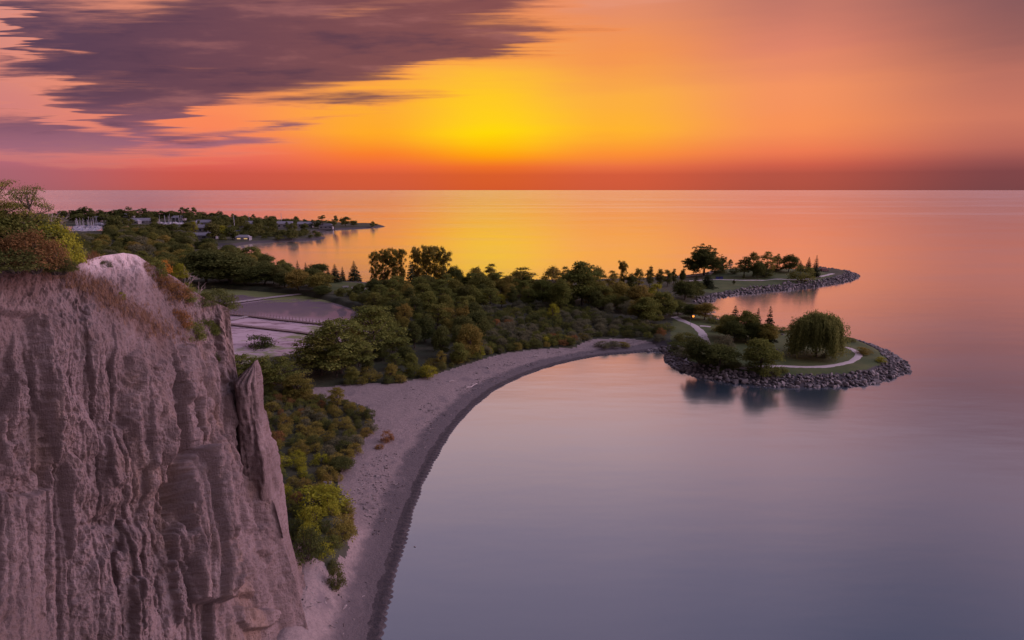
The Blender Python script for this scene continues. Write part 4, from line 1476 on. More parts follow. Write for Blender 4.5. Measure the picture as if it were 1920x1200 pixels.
def settle(limits):
    """turn the waiting plants into objects up to the limit per kind, and the rest into one mass of foliage"""
    have = {}
    for o in COL.objects:
        if o.parent is None and o.type == 'EMPTY':
            k = o.name.split('.')[0]
            have[k] = have.get(k, 0) + 1
    WAIT.sort(key=lambda q: -q[0])
    V, F, T, M, n, mats, own = [], [], [], [], 0, [], []
    for _, kind, x, y, z, h, label, cat, group, wide in WAIT:
        nm = PROTO[kind][0][0]
        if _ > 0 and have.get(nm, 0) < limits.get(nm, 280):
            have[nm] = have.get(nm, 0) + 1
            own.append((place(kind, x, y, z, h, label, cat, group, wide, force=True), kind, *proj(x, y, z), x, y))
            continue
        counter[0] += 1
        ps = PROTO[kind]
        cm, ph = ps[(counter[0] * 7) % len(ps)][2:]
        co = np.empty(len(cm.vertices) * 3)
        cm.vertices.foreach_get('co', co)
        t = np.empty(len(cm.polygons))
        cm.attributes['tint'].data.foreach_get('value', t)
        a, s = counter[0] * 2.399, h / ph
        co = co.reshape(-1, 3) * np.array([s * wide, s * wide, s])
        V.append(np.stack([co[:, 0] * math.cos(a) - co[:, 1] * math.sin(a) + x, co[:, 0] * math.sin(a) + co[:, 1] * math.cos(a) + y, co[:, 2] + z], 1))
        F.append(np.arange(len(co)).reshape(-1, 4) + n)
        T.append(np.clip(t + 0.35 * math.sin(counter[0] * 1.7), 0, 1))
        m = cm.materials[0]
        if m not in mats:
            mats.append(m)
        M.append(np.full(len(t), mats.index(m)))
        n += len(co)
    if V:
        me = mesh_from('woodland', np.concatenate(V), np.concatenate(F), False, face_attrs={'tint': np.concatenate(T)}, mats=mats)
        me.polygons.foreach_set('material_index', np.concatenate(M).astype(np.int32))
        tag(obj('woodland', me), 'smaller and farther trees and undergrowth filling the woods between the larger ones', 'woodland', kind='stuff')
    # a label of its own for each: its look, the nearest landmark and its rank among the like ones there
    sets = {}
    for o, kind, px, py, x, y in own:
        best = min(LANDMARKS, key=lambda q: math.hypot(P(q[1], q[2], 2)[0] - x, P(q[1], q[2], 2)[1] - y))
        lx, ly = P(best[1], best[2], 2)
        qx = best[1]
        way = 'left of' if px < qx - 1.2 * abs(py - best[2]) else 'right of' if px > qx + 1.2 * abs(py - best[2]) else 'behind' if py < best[2] else 'in front of'
        sets.setdefault((LOOKS[kind], way, best[0]), []).append((math.hypot(lx - x, ly - y), o))
    for (look, way, mark), lst in sets.items():
        lst.sort(key=lambda q: q[0])
        for i, (_, o) in enumerate(lst):
            tail = '' if len(lst) == 1 else ', the nearest' if i == 0 else f', {ORD[i]} nearest'
            o['label'] = f'{look} {way} the {mark}{tail}'
    print('plants', have, 'merged', len(V))


def plant(kind, px, base, top, label, cat='tree', group=None, width_px=None, which=None, name=None, rz=None):
    """a tree standing where its foot is seen, as tall as it looks, width_px wide"""
    x, y, z = PG(px, base)
    h = at_depth(px, top, y)[2] - z
    wide = 1.0
    if width_px:
        nm, tm, cm, ph = PROTO[kind][(which or 0) % len(PROTO[kind])]
        co = np.empty(len(cm.vertices) * 3)
        cm.vertices.foreach_get('co', co)
        co = co.reshape(-1, 3)
        nat = np.percentile(co[:, 0], 99) - np.percentile(co[:, 0], 1)
        wide = width_px * y / (FPX * CP) / (nat * h / ph)
        which = which or 0
    return place(kind, x, y, z, h, label, cat, group, wide, which, rz, name)


def scatter_in(poly_px, spacing, seed, z=2.0, keep=None, jitter=0.35):
    """loosely even points inside an outline given in photo pixels (on the ground)"""
    poly = np.array([P(*p, z) for p in poly_px])
    r = np.random.RandomState(seed)
    lo, hi = poly.min(0), poly.max(0)
    pts = []
    cand = lo + (hi - lo) * r.rand(6000, 2)
    cand = cand[sdf_poly(cand[:, 0], cand[:, 1], poly) > 0]
    for c in cand:
        if all((c[0] - q[0]) ** 2 + (c[1] - q[1]) ** 2 > spacing ** 2 for q in pts):
            pts.append(c)
    pts = np.array(pts)
    if len(pts) == 0:
        return pts
    h, d, di, dh, dp = land_h(pts[:, 0], pts[:, 1], True)
    ok = (d > 2.5) & (dp < -1.0)
    for bs in BASINS:
        ok &= sdf_poly(pts[:, 0], pts[:, 1], bs) < -6
    if keep is not None:
        ok &= keep(pts[:, 0], pts[:, 1])
    return np.column_stack([pts, h])[ok]

# ------------------------------------------------------------------ planting
# --- row of conifers behind the pond
for i, (px, b, t, w, lab) in enumerate([
        (560, 528, 487, 17, 'leftmost tall spruce rising from the olive trees behind the pond'),
        (575, 528, 491, 16, 'second spruce from the left behind the pond, rising from olive trees'),
        (599, 527, 495, 19, 'broad spruce third from the left in the row behind the pond'),
        (616, 526, 497, 11, 'thin spruce fourth in the row behind the pond'),
        (629, 529, 494, 22, 'dense dark spruce, widest in the row behind the pond'),
        (643, 527, 499, 12, 'thin spruce right of the dense dark one behind the pond')]):
    plant('conifer', px, b, t, lab, group='spruces behind the pond', width_px=w, which=i % 3)
plant('conifer', 665, 527, 488, 'lone spruce with a bare lower trunk beside the lawn', group='spruces behind the pond', width_px=23, which=1)
# --- tall poplars on the shore
for i, (px, b, t, w, lab) in enumerate([
        (703, 537, 471, 17, 'thin open poplar at the left end of the tall poplar group'),
        (720, 538, 465, 24, 'tall poplar second from the left in the poplar group'),
        (739, 538, 468, 24, 'tall poplar third from the left in the poplar group'),
        (754, 537, 465, 18, 'tall poplar just left of the gap in the poplar group'),
        (781, 539, 462, 24, 'tall poplar just right of the gap in the poplar group'),
        (800, 540, 462, 24, 'poplar between the gap and the densest one'),
        (816, 540, 459, 30, 'densest and tallest poplar of the group'),
        (832, 540, 466, 24, 'poplar at the right end of the group')]):
    plant('poplar', px, b, t, lab, group='tall poplars on the lake shore', width_px=w, which=i % 3)
plant('conifer', 771, 552, 486, 'dark spruce in front of the poplars', width_px=28, which=0)
plant('round_dark', 800, 556, 512, 'dark bushy tree at the foot of the densest poplars', width_px=44, which=1)
plant('round_dark', 735, 552, 521, 'low dark tree at the foot of the left poplars', width_px=44, which=2)
plant('round_dark', 706, 549, 523, 'low dark tree at the edge of the lawn under the poplars', width_px=30, which=0)
# --- skyline of the point, left to right
SKY_ROW = [
    ('round_dark', 852, 548, 499, 28, 'dark round tree standing alone right of the poplars'),
    ('round_dark', 873, 552, 515, 24, 'low dark tree between two round trees right of the poplars'),
    ('open_mid', 892, 549, 496, 32, 'brownish round tree left of a taller airy tree on the skyline'),
    ('open_mid', 921, 545, 492, 30, 'airy tree with sky showing through its crown on the skyline'),
    ('round_mid', 900, 562, 512, 46, 'green tree in front of the airy skyline tree'),
    ('open_mid', 946, 548, 517, 18, 'small bare-looking tree in a low gap of the skyline'),
    ('open_mid', 980, 552, 499, 54, 'wide tree with a spiky olive top left of the twin crowns'),
    ('round_olive', 955, 556, 514, 26, 'small olive tree left of the wide spiky-topped tree'),
    ('open_mid', 1035, 554, 495, 38, 'left one of the twin olive crowns on the skyline'),
    ('open_mid', 1060, 552, 497, 28, 'right one of the twin olive crowns on the skyline'),
    ('round_mid', 1092, 572, 489, 66, 'biggest rounded green tree in the middle of the point'),
    ('open_mid', 1122, 552, 497, 30, 'spiky tree against the right shoulder of the biggest green tree'),
    ('open_mid', 1148, 552, 505, 26, 'low spiky tree just left of the tall thin tree'),
    ('poplar', 1166, 545, 488, 16, 'tall thin tree standing above its neighbours on the skyline'),
    ('open_mid', 1197, 545, 499, 20, 'pinkish airy tree right of the tall thin tree'),
    ('round_dark', 1184, 546, 513, 18, 'low dark tree under the pinkish airy tree'),
    ('oval_dark', 1218, 542, 497, 17, 'narrow dark tree, first of three spires on the right skyline'),
    ('oval_dark', 1236, 540, 502, 15, 'narrow dark tree, second of three spires on the right skyline'),
    ('oval_dark', 1251, 538, 501, 17, 'narrow dark tree, third of three spires on the right skyline'),
    ('oval_dark', 1263, 536, 502, 13, 'thin dark tree right of the three spires'),
    ('round_dark', 1279, 532, 503, 11, 'small dark tree left of the broad tree by the lamp'),
    ('round_mid', 1018, 572, 520, 44, 'green tree under the left twin crown'),
    ('round_mid', 1050, 582, 522, 38, 'round mid-green tree below the right twin crown'),
    ('bright_tree', 1037, 600, 566, 22, 'small pointed yellow-green tree alone in the dark scrub'),
    ('round_mid', 1130, 580, 530, 44, 'green tree below the low spiky tree'),
    ('bright_tree', 908, 578, 546, 18, 'small pointed grey-green tree in the dark scrub'),
    ('bright_tree', 940, 576, 550, 17, 'small pale pointed tree right of another in the dark scrub'),
    ('round_olive', 1160, 572, 524, 38, 'olive tree in front of the tall thin tree'),
    ('round_olive', 1196, 585, 532, 46, 'rounded olive tree left of the brightest yellow-green tree'),
    ('bright_tree', 1228, 578, 527, 34, 'brightest yellow-green tree near the base of the far point'),
    ('round_mid', 1243, 597, 541, 48, 'big rounded green tree beside the start of the footpath'),
    ('round_mid', 1212, 606, 556, 46, 'green tree in front of the brightest yellow-green tree'),
    ('round_dark', 1284, 562, 522, 46, 'dark brownish tree at the head of the inner bay'),
    ('round_dark', 1306, 558, 527, 26, 'dark tree beside the rocky edge of the inner bay'),
    ('conifer', 1304, 545, 514, 16, 'dark spruce left of the lamp on the far point'),
    ('conifer', 1326, 540, 508, 28, 'bushy spruce beside the shore path of the far point'),
    ('round_dark', 1271, 590, 562, 26, 'small dark round-headed tree on a thin trunk beside the footpath'),
    ('round_dark', 1296, 596, 567, 34, 'dark tree left of the olive tree by the lit path lamp'),
    ('round_olive', 1321, 600, 566, 36, 'olive tree right of the lit path lamp'),
]
for i, (k, px, b, t, w, lab) in enumerate(SKY_ROW):
    plant(k, px, b, t, lab, group='trees along the skyline of the point', width_px=w, which=i % 2 if k in ('bright_tree',) else i % 3)
# --- far point
plant('big_tree', 1320, 516, 455, 'broad spreading tree, biggest on the far point', width_px=62, which=0)
plant('big_tree', 1354, 509, 476, 'smaller tree touching the right side of the broad tree', width_px=27, which=1)
FAR_POINT = [
    ('oval_dark', 1369, 503, 484, 9, 'tiny round-headed tree right of the broad tree on the mound', 'tree'),
    ('oval_dark', 1395, 519, 479, 30, 'dark oval tree, leftmost in the grove on the mound', 'tree'),
    ('open_mid', 1412, 512, 468, 22, 'tall airy tree behind the dark oval one on the mound', 'tree'),
    ('open_mid', 1437, 512, 469, 28, 'tallest wide airy tree in the middle of the mound grove', 'tree'),
    ('open_mid', 1456, 510, 473, 15, 'slim round-topped tree in the mound grove', 'tree'),
    ('round_dark', 1420, 517, 488, 26, 'dark low tree under the airy trees of the mound', 'tree'),
    ('round_dark', 1478, 510, 477, 28, 'dark round tree, rightmost broadleaf of the mound grove', 'tree'),
    ('conifer', 1500, 508, 488, 13, 'small spruce behind the round green bush', 'tree'),
    ('conifer', 1515, 510, 481, 14, 'spruce just left of the tallest spruce on the far point', 'tree'),
    ('conifer', 1528, 520, 477, 16, 'tallest narrow spruce at the right of the far point', 'tree'),
    ('bush_dark', 1377, 512, 499, 18, 'dark bush at the left foot of the mound grove', 'bush'),
    ('bush_dark', 1433, 519, 501, 26, 'rounded dark bush on the lawn before the mound grove', 'bush'),
    ('bush_dark', 1347, 512, 501, 30, 'low dark hedge of bushes under the smaller tree', 'bush'),
    ('bush_dark', 1455, 508, 497, 24, 'low bush behind the mound grove', 'bush'),
    ('oval_dark', 1376, 534, 524, 5, 'tiny clipped dark tree on the strip of lawn by the bay', 'tree'),
    ('oval_dark', 1394, 524, 513, 5, 'tiny young tree beside the shore path', 'tree'),
]
for i, (k, px, b, t, w, lab, cat) in enumerate(FAR_POINT):
    plant(k, px, b, t, lab, cat, 'trees and bushes on the far point', width_px=w, which=i % 3)
plant('bush_mid', 1505, 527, 494, 'big round green bush overhanging the shore path', 'bush', 'trees and bushes on the far point', width_px=44, which=1)
# --- near rocky point
NEAR_POINT = [
    ('conifer', 1376, 622, 571, 30, 'broad dark spruce, leftmost on the near point', 'tree'),
    ('conifer', 1418, 633, 576, 22, 'spruce left of the tallest spruce on the near point', 'tree'),
    ('conifer', 1440, 640, 572, 27, 'tallest spruce on the near point', 'tree'),
    ('round_mid', 1366, 634, 586, 44, 'green bushy tree left of the spruces on the near point', 'tree'),
    ('round_mid', 1398, 636, 582, 46, 'bushy tree between the spruces on the near point', 'tree'),
    ('round_dark', 1412, 640, 599, 36, 'dark low tree at the foot of the spruces', 'tree'),
    ('round_olive', 1436, 643, 604, 34, 'olive low tree under the tallest spruce', 'tree'),
    ('round_dark', 1376, 640, 598, 42, 'dark low tree left of the spruces, facing the lawn', 'tree'),
    ('grey_tree', 1357, 672, 627, 34, 'silvery grey-green bushy tree among dark shrubs', 'tree'),
    ('round_dark', 1311, 689, 633, 44, 'dark tree at the left end of the near rocky shore', 'tree'),
    ('round_dark', 1348, 696, 642, 66, 'wide dark tree in front of the silvery one', 'tree'),
    ('round_mid', 1425, 692, 634, 62, 'dark green rounded tree at the edge of the rocks', 'tree'),
    ('bush_dark', 1332, 702, 672, 46, 'dark shrub leaning over the rocks below the wide dark tree', 'bush'),
    ('bush_dark', 1375, 702, 678, 36, 'dark shrub beside the gap where the path shows', 'bush'),
    ('bush_dark', 1412, 704, 680, 34, 'dark shrub on the rocks right of the path gap', 'bush'),
    ('bush_mid', 1440, 699, 684, 42, 'low shrub on the rocks below the rounded green tree', 'bush'),
    ('bush_mid', 1464, 697, 686, 24, 'small shrub at the left start of the path loop', 'bush'),
    ('bush_mid', 1465, 623, 611, 24, 'small shrub between the spruces and the willow', 'bush'),
    ('bush_mid', 1486, 622, 606, 22, 'small shrub touching the left side of the willow', 'bush'),
    ('bush_olive', 1616, 663, 650, 28, 'green shrub on the rocky bank right of the path loop', 'bush'),
    ('bush_bright', 1652, 679, 668, 20, 'small yellow-green shrub among the rocks at the tip', 'bush'),
    ('bush_mid', 1592, 640, 632, 24, 'low shrub right behind the willow', 'bush'),
    ('bush_grey', 1545, 670, 661, 18, 'pale shrub at the foot of the willow', 'bush'),
    ('bush_dark', 1272, 662, 640, 50, 'dark shrub where the beach meets the near point', 'bush'),
    ('bush_mid', 1285, 640, 622, 40, 'shrub left of the plank-like path', 'bush'),
    ('bush_mid', 1345, 606, 590, 30, 'shrub right of the lamp by the inner bay', 'bush'),
    ('bush_olive', 1350, 622, 607, 28, 'olive shrub right of the path fork', 'bush'),
    ('bush_grey', 1282, 668, 651, 40, 'greyish shrub at the left corner of the rocky shore', 'bush'),
]
for i, (k, px, b, t, w, lab, cat) in enumerate(NEAR_POINT):
    plant(k, px, b, t, lab, cat, 'trees and shrubs on the near rocky point', width_px=w, which=i % 2 if k == 'grey_tree' else i % 3)
plant('willow', 1529, 668, 582, 'big round weeping willow on the lawn of the near point', width_px=90, which=0)

# --- the wood between pond, beach and skyline
WOOD = [(560, 688), (600, 712), (650, 718), (745, 716), (800, 700), (860, 682), (900, 670), (905, 640), (880, 610), (900, 585), (1000, 575), (1110, 585), (1210, 612), (1250, 610), (1240, 575), (1150, 560), (1040, 545), (900, 545), (820, 556), (740, 556), (690, 572), (708, 600), (716, 615), (700, 645), (640, 662), (585, 674)]
pts = scatter_in(WOOD, 7.4, 3)
pts = pts[np.argsort(pts[:, 1])]
ZONES = [  # limit on x (m), nearest landmark
    ('spread_dark', 'layered dark green tree in the wood between the pond and the beach', -34),
    ('round_dark', 'dark tree in the wood behind the middle of the beach', 20),
    ('round_mid', 'green tree in the wood behind the far end of the beach', 400)]
r = np.random.RandomState(5)
for i, (x, y, z) in enumerate(pts):
    front = y < P(700, 660)[1]
    if x < -28:
        k = r.choice(['spread_dark', 'spread_dark', 'round_dark', 'round_mid', 'oval_dark', 'open_mid'])
        h = r.uniform(6.5, 13.5)
        where = 'between the pond and the beach'
    elif x < 25:
        k = r.choice(['round_dark', 'round_mid', 'spread_dark', 'oval_dark', 'round_olive', 'open_mid'])
        h = r.uniform(6.5, 12.5)
        where = 'behind the middle of the beach'
    else:
        k = r.choice(['round_dark', 'round_mid', 'round_olive', 'oval_dark', 'grey_tree', 'open_mid'])
        h = r.uniform(5.5, 11.5)
        where = 'behind the far end of the beach'
    if y < P(700, 690)[1]:
        h *= 0.8
    look = {'spread_dark': 'layered green tree', 'round_dark': 'dark round tree', 'round_mid': 'mid-green round tree', 'oval_dark': 'dark oval tree', 'round_olive': 'olive tree', 'grey_tree': 'greyish tree', 'open_mid': 'airy olive tree'}[k]
    later(k, x, y, z, h, f'{look} packed in the wood {where}', 'tree', f'wood {where}')

# low scrub behind the beach
SCRUB = [(900, 585), (1000, 576), (1110, 588), (1215, 615), (1250, 620), (1245, 645), (1180, 630), (1108, 632), (1080, 644), (1010, 650), (940, 660), (905, 668), (880, 640), (860, 610)]
pts = scatter_in(SCRUB, 3.9, 9)
for i, (x, y, z) in enumerate(pts):
    k = r.choice(['bush_dark', 'bush_grey', 'bush_mid', 'bush_grey', 'bush_dark', 'bush_rust'], p=[.22, .26, .24, .1, .16, .02])
    look = {'bush_dark': 'dark shrub', 'bush_grey': 'grey-green shrub', 'bush_mid': 'green shrub', 'bush_rust': 'brownish shrub'}[k]
    later(k, x, y, z, r.uniform(2.4, 4.2), f'{look} in the low scrub between the beach and the tall trees', 'bush', 'low scrub behind the far beach', wide=r.uniform(1.0, 1.5))
# green fringe right at the edge of the sand
FRINGE = [(655, 722), (745, 718), (800, 704), (860, 684), (940, 660), (1010, 651), (1080, 645), (1106, 634), (1080, 634), (1000, 640), (930, 648), (860, 670), (800, 690), (740, 702), (650, 706)]
pts = scatter_in(FRINGE, 3.2, 19)
for i, (x, y, z) in enumerate(pts):
    k = r.choice(['bush_bright', 'bush_olive', 'bush_mid', 'bush_dark', 'bush_rust'], p=[.06, .28, .33, .28, .05])
    look = {'bush_bright': 'yellow-green shrub', 'bush_olive': 'olive shrub', 'bush_mid': 'green shrub', 'bush_dark': 'dark shrub', 'bush_rust': 'rust-tinted shrub'}[k]
    later(k, x, y, z, r.uniform(1.6, 3.6), f'{look} where the wood meets the sand', 'bush', 'fringe of shrubs along the beach', wide=r.uniform(0.9, 1.3))
plant('bush_bright', 803, 706, 682, 'bright yellow-green shrub at the edge of the sand', 'bush', width_px=36, which=1)
plant('bush_bright', 897, 666, 647, 'yellowish shrub at the edge of the sand farther along', 'bush', width_px=30, which=0)
# between pond and lawn
PONDSIDE = [(600, 548), (640, 549), (700, 550), (760, 556), (740, 566), (715, 590), (700, 592), (655, 570), (612, 556)]
pts = scatter_in(PONDSIDE, 5.2, 29)
for i, (x, y, z) in enumerate(pts):
    k = r.choice(['round_dark', 'round_mid', 'bush_mid', 'bush_dark'])
    tr = k.startswith('round')
    later(k, x, y, z, r.uniform(5.0, 7.5) if tr else r.uniform(2.5, 4), 'low dark tree on the bank between pond and lawn' if tr else 'shrub on the bank between pond and lawn', 'tree' if tr else 'bush', 'bank between pond and lawn')

# --- wood on the left behind the bluff
LEFT_WOOD = [(-20, 441), (60, 441), (130, 439), (250, 440), (330, 450), (368, 458), (372, 470), (440, 480), (480, 492), (520, 508), (560, 520), (610, 530), (612, 542), (560, 542), (480, 538), (420, 534), (330, 536), (200, 545), (60, 560), (-20, 560)]
pts = scatter_in(LEFT_WOOD, 13, 39)
pts = pts[pts[:, 0] > -620]
for i, (x, y, z) in enumerate(pts):
    k = r.choice(['round_dark', 'round_dark', 'round_mid', 'grey_tree', 'round_olive'], p=[.4, .2, .2, .1, .1])
    right = x > -205
    h = r.uniform(10, 15) if not right else r.uniform(9, 13)
    look = {'round_dark': 'dark domed tree', 'round_mid': 'green domed tree', 'grey_tree': 'greyish domed tree', 'round_olive': 'olive domed tree'}[k]
    where = 'along the far bank of the pond' if right else 'between the bluff top and the marina'
    later(k, x, y, z, h, f'{look} in the wood {where}', 'tree', f'wood {where}', wide=r.uniform(1.1, 1.4))
for i, (px, b, t, w, k, lab) in enumerate([
        (430, 538, 472, 90, 'round_dark', 'huge dark domed tree with a stepped crown behind the bluff'),
        (385, 530, 462, 80, 'round_dark', 'large dark tree left of the huge domed one'),
        (462, 542, 497, 52, 'round_dark', 'smooth round dark tree at the far bank of the pond'),
        (497, 542, 494, 54, 'round_dark', 'dark tree right of the smooth round one at the pond'),
        (526, 543, 494, 36, 'oval_dark', 'brownish-topped tree left of the conifer row'),
        (560, 544, 503, 42, 'round_olive', 'olive tree below the two leftmost spruces'),
        (600, 545, 508, 44, 'round_olive', 'olive tree below the broad spruce of the row'),
        (604, 552, 534, 30, 'round_dark', 'small dark tree at the end of the upper boardwalk')]):
    plant(k, px, b, t, lab, group='trees round the pond', width_px=w, which=i % 3)

# --- shrubs on the slope under the bluff
SLOPE = [(440, 700), (470, 690), (540, 700), (585, 742), (640, 748), (695, 775), (700, 800), (688, 818), (655, 848), (636, 872), (632, 905), (652, 960), (660, 1005), (640, 1055), (628, 1095), (606, 1075), (575, 1040), (545, 980), (525, 900), (510, 830), (480, 770)]
pts = scatter_in(SLOPE, 2.5, 49, z=3.0)
for i, (x, y, z) in enumerate(pts):
    _, py = 0, 0
    t = (y - 80) / 100.0
    if y < 105:
        k = r.choice(['bush_mid', 'bush_olive', 'bush_bright', 'bush_dark'], p=[.25, .3, .3, .15])
    elif y < 128:
        k = r.choice(['bush_bright', 'bush_olive', 'bush_rust', 'bush_mid'], p=[.42, .38, .04, .16])
    else:
        k = r.choice(['bush_olive', 'bush_rust', 'bush_grey', 'bush_mid', 'bush_dark'], p=[.44, .06, .12, .24, .14])
    look = {'bush_bright': 'yellow-green shrub', 'bush_olive': 'olive shrub', 'bush_mid': 'green shrub', 'bush_dark': 'dark shrub', 'bush_rust': 'rusty brown shrub', 'bush_grey': 'grey-green shrub'}[k]
    zone = 'at the narrow near end of the beach' if y < 108 else 'halfway along the foot of the bluff' if y < 135 else 'where the sand widens below the bluff'
    later(k, x, y, z, r.uniform(1.7, 3.2), f'{look} {zone}', 'bush', f'shrubs {zone}', wide=r.uniform(0.85, 1.25))
plant('round_dark', 640, 884, 855, 'dark green leafy bush at the edge of the sand under the bluff', 'bush', width_px=46, which=1, name='shrub')
plant('bush_bright', 600, 960, 905, 'big bright green shrub leaning over the narrow beach', 'bush', width_px=100, which=1)
plant('bush_olive', 640, 1010, 965, 'bright olive shrub, lowest but one beside the beach', 'bush', width_px=60, which=2)
plant('bush_dark', 575, 1050, 985, 'dark green shrub against the crumbling slope', 'bush', width_px=70, which=0)
plant('bush_dark', 632, 1105, 1062, 'small dark green shrub at the bottom of the slope beside sand', 'bush', width_px=36, which=1)
plant('open_mid', 632, 765, 722, 'thin yellowish young tree on the sandy shelf', 'tree', width_px=30, which=1)
plant('open_mid', 560, 745, 700, 'olive airy small tree left of the sandy shelf', 'tree', width_px=60, which=0)
plant('spread_dark', 490, 735, 668, 'dark layered tree at the tip of the clay spire', 'tree', width_px=72, which=0)
plant('spread_dark', 530, 730, 668, 'dark layered tree right of the clay spire', 'tree', width_px=62, which=1)
plant('spread_dark', 455, 735, 664, 'dark layered tree between the bluff and the clay spire', 'tree', width_px=60, which=2)
plant('spread_dark', 640, 700, 598, 'tallest layered tree overhanging the pond end of the boardwalks', 'tree', width_px=140, which=1)
plant('spread_dark', 600, 704, 632, 'layered tree hanging over the near corner of the pond', 'tree', width_px=110, which=2)
plant('spread_dark', 700, 668, 572, 'tall layered tree right of the pond', 'tree', width_px=110, which=0)
# beach tufts
for px, b, t, w, k, lab in [(725, 828, 805, 26, 'bush_rust', 'reddish tuft of plants growing alone on the open sand'), (712, 842, 832, 18, 'bush_rust', 'small brown tuft beside the reddish one on the sand'),
                            (1130, 652, 638, 30, 'bush_grey', 'left greyish tuft in the patch at the far end of the beach'), (1152, 650, 638, 30, 'bush_grey', 'middle greyish tuft in the patch at the far end of the beach'), (1168, 650, 640, 22, 'bush_olive', 'right olive tuft in the patch at the far end of the beach')]:
    plant(k, px, b, t, lab, 'plant', 'plants on the open sand', width_px=w, which=1, name='plant_tuft')
plant('bush_dark', 484, 655, 626, 'round dark bush growing in the water of the pond', 'bush', width_px=46, which=2)

# --- far shore with the marina
r = np.random.RandomState(77)
FAR_TOP = [(105, 398, 8), (118, 394, 14), (132, 397, 10), (140, 393, 16), (152, 391, 20), (160, 386, 16), (167, 389, 12), (178, 394, 9), (190, 392, 12), (198, 396, 10), (208, 394, 9), (215, 392, 14), (224, 391, 14),
           (235, 393, 12), (243, 386, 11), (252, 393, 12), (262, 390, 10), (270, 389, 9), (277, 389, 9), (287, 395, 13), (297, 396, 12), (306, 394, 12), (316, 396, 12), (326, 394, 14), (333, 396, 14), (345, 385, 12), (353, 388, 10), (361, 387, 12), (376, 396, 14),
           (385, 398, 10), (396, 398, 14), (408, 399, 12), (412, 394, 7), (417, 395, 6), (424, 403, 8), (437, 405, 6), (453, 409, 6)]
for i, (px, t, w) in enumerate(FAR_TOP):
    b = 410 if px < 340 else 414
    tall = w < 11 or t < 391
    plant('far_tall' if tall else 'far_tree', px, b, t, ('tall dark tree' if tall else 'dark round tree') + ' on the skyline behind the marina', 'tree', 'trees on the skyline behind the marina', width_px=w * 1.25, which=i % 3)
for i, (px, t, w) in enumerate(FAR_TOP[::2]):
    plant('far_tree', px + 5, 416 if px < 340 else 420, t + 8, 'low dark tree in the second row of the marina skyline', 'tree', 'trees on the skyline behind the marina', width_px=w * 1.6, which=i % 3)
FAR_MASS = [(60, 440), (130, 437), (180, 440), (250, 437), (330, 446), (370, 452), (420, 455), (420, 445), (470, 450), (560, 444), (590, 437), (560, 424), (480, 420), (430, 418), (350, 420), (260, 420), (215, 428), (130, 430), (60, 425)]
pts = scatter_in(FAR_MASS, 19, 59)
for i, (x, y, z) in enumerate(pts):
    k = r.choice(['far_tree', 'far_tree', 'far_tall'])
    left = x < -420
    h = r.uniform(11, 18) if x < -330 else r.uniform(8, 13)
    where = 'left of the moored boats and houses' if left else 'on the low shore beside the cove'
    later(k, x, y, z, h, f'{"bushy" if k == "far_tree" else "tall"} dark tree {where}', 'tree', f'trees {where}')
for poly, sp, sd in [([(120, 438), (300, 437), (300, 452), (120, 455)], 12, 81), ([(195, 427), (290, 426), (300, 438), (195, 440)], 13, 82), ([(440, 434), (600, 432), (600, 447), (440, 456)], 14, 83)]:
    for x, y, z in scatter_in(poly, sp, sd):
        later(r.choice(['far_tree', 'far_tree', 'bush_dark']), x, y, z, r.uniform(4, 7.5), 'low dark thicket tree on the flat ground before the marina', 'tree', 'thickets before the marina', wide=1.5)
for i, (px, b, t, w, k, lab) in enumerate([
        (322, 447, 419, 26, 'far_tree', 'dark green tree between the two groups of masts'), (214, 434, 403, 30, 'far_tree', 'large round tree right of the left boats'),
        (300, 447, 417, 34, 'far_tree', 'round tree below the right boats'), (366, 444, 411, 12, 'bright_tree', 'yellow-green tree left of the white houses'),
        (400, 450, 416, 26, 'far_tree', 'dark tree right of the stacked white houses'), (418, 449, 420, 26, 'bright_tree', 'mid green round tree in the cove wood'), (436, 449, 422, 24, 'far_tree', 'green tree left of the lit cottage'),
        (475, 455, 432, 22, 'far_tree', 'round dark tree at the water beside the lit cottage'), (520, 453, 434, 30, 'far_tree', 'low reddish round tree at the cove shore'), (548, 447, 426, 20, 'far_tree', 'dark round tree near the inner spit'),
        (470, 420, 410, 8, 'far_tree', 'small tree under the left flagpole mast'), (500, 424, 408, 12, 'far_tree', 'tree left of the tall mast'), (512, 423, 406, 14, 'far_tree', 'airy tree just left of the tall mast'), (536, 424, 409, 18, 'far_tree', 'tree right of the tall mast'),
        (553, 424, 410, 12, 'far_tree', 'round-headed dark tree on the middle of the spit'), (573, 425, 410, 10, 'far_tree', 'small pinkish tree on the middle of the spit'), (587, 427, 410, 7, 'far_tall', 'thin tree between two huts on the spit'),
        (605, 428, 402, 18, 'far_tall', 'tallest tree on the spit'), (627, 428, 402, 13, 'far_tall', 'second tallest tree on the spit, with a gap beside it'), (622, 430, 414, 18, 'far_tree', 'dark low tree under the second tallest on the spit'), (596, 430, 416, 16, 'far_tree', 'low dark tree under the tallest on the spit'),
        (648, 424, 405, 20, 'far_tree', 'wide tree right of the two tallest on the spit'), (664, 424, 413, 14, 'far_tree', 'low tree right end of the spit grove'), (698, 424, 414, 8, 'far_tree', 'single small tree near the tip of the spit'), (706, 424, 419, 5, 'far_tree', 'tiny shrub at the tip of the spit')]):
    plant(k, px, b, t, lab, 'tree', 'trees on the far spit and cove', width_px=w, which=i % len(PROTO[k]))

settle({'broadleaf_tree': 285, 'shrub': 255})

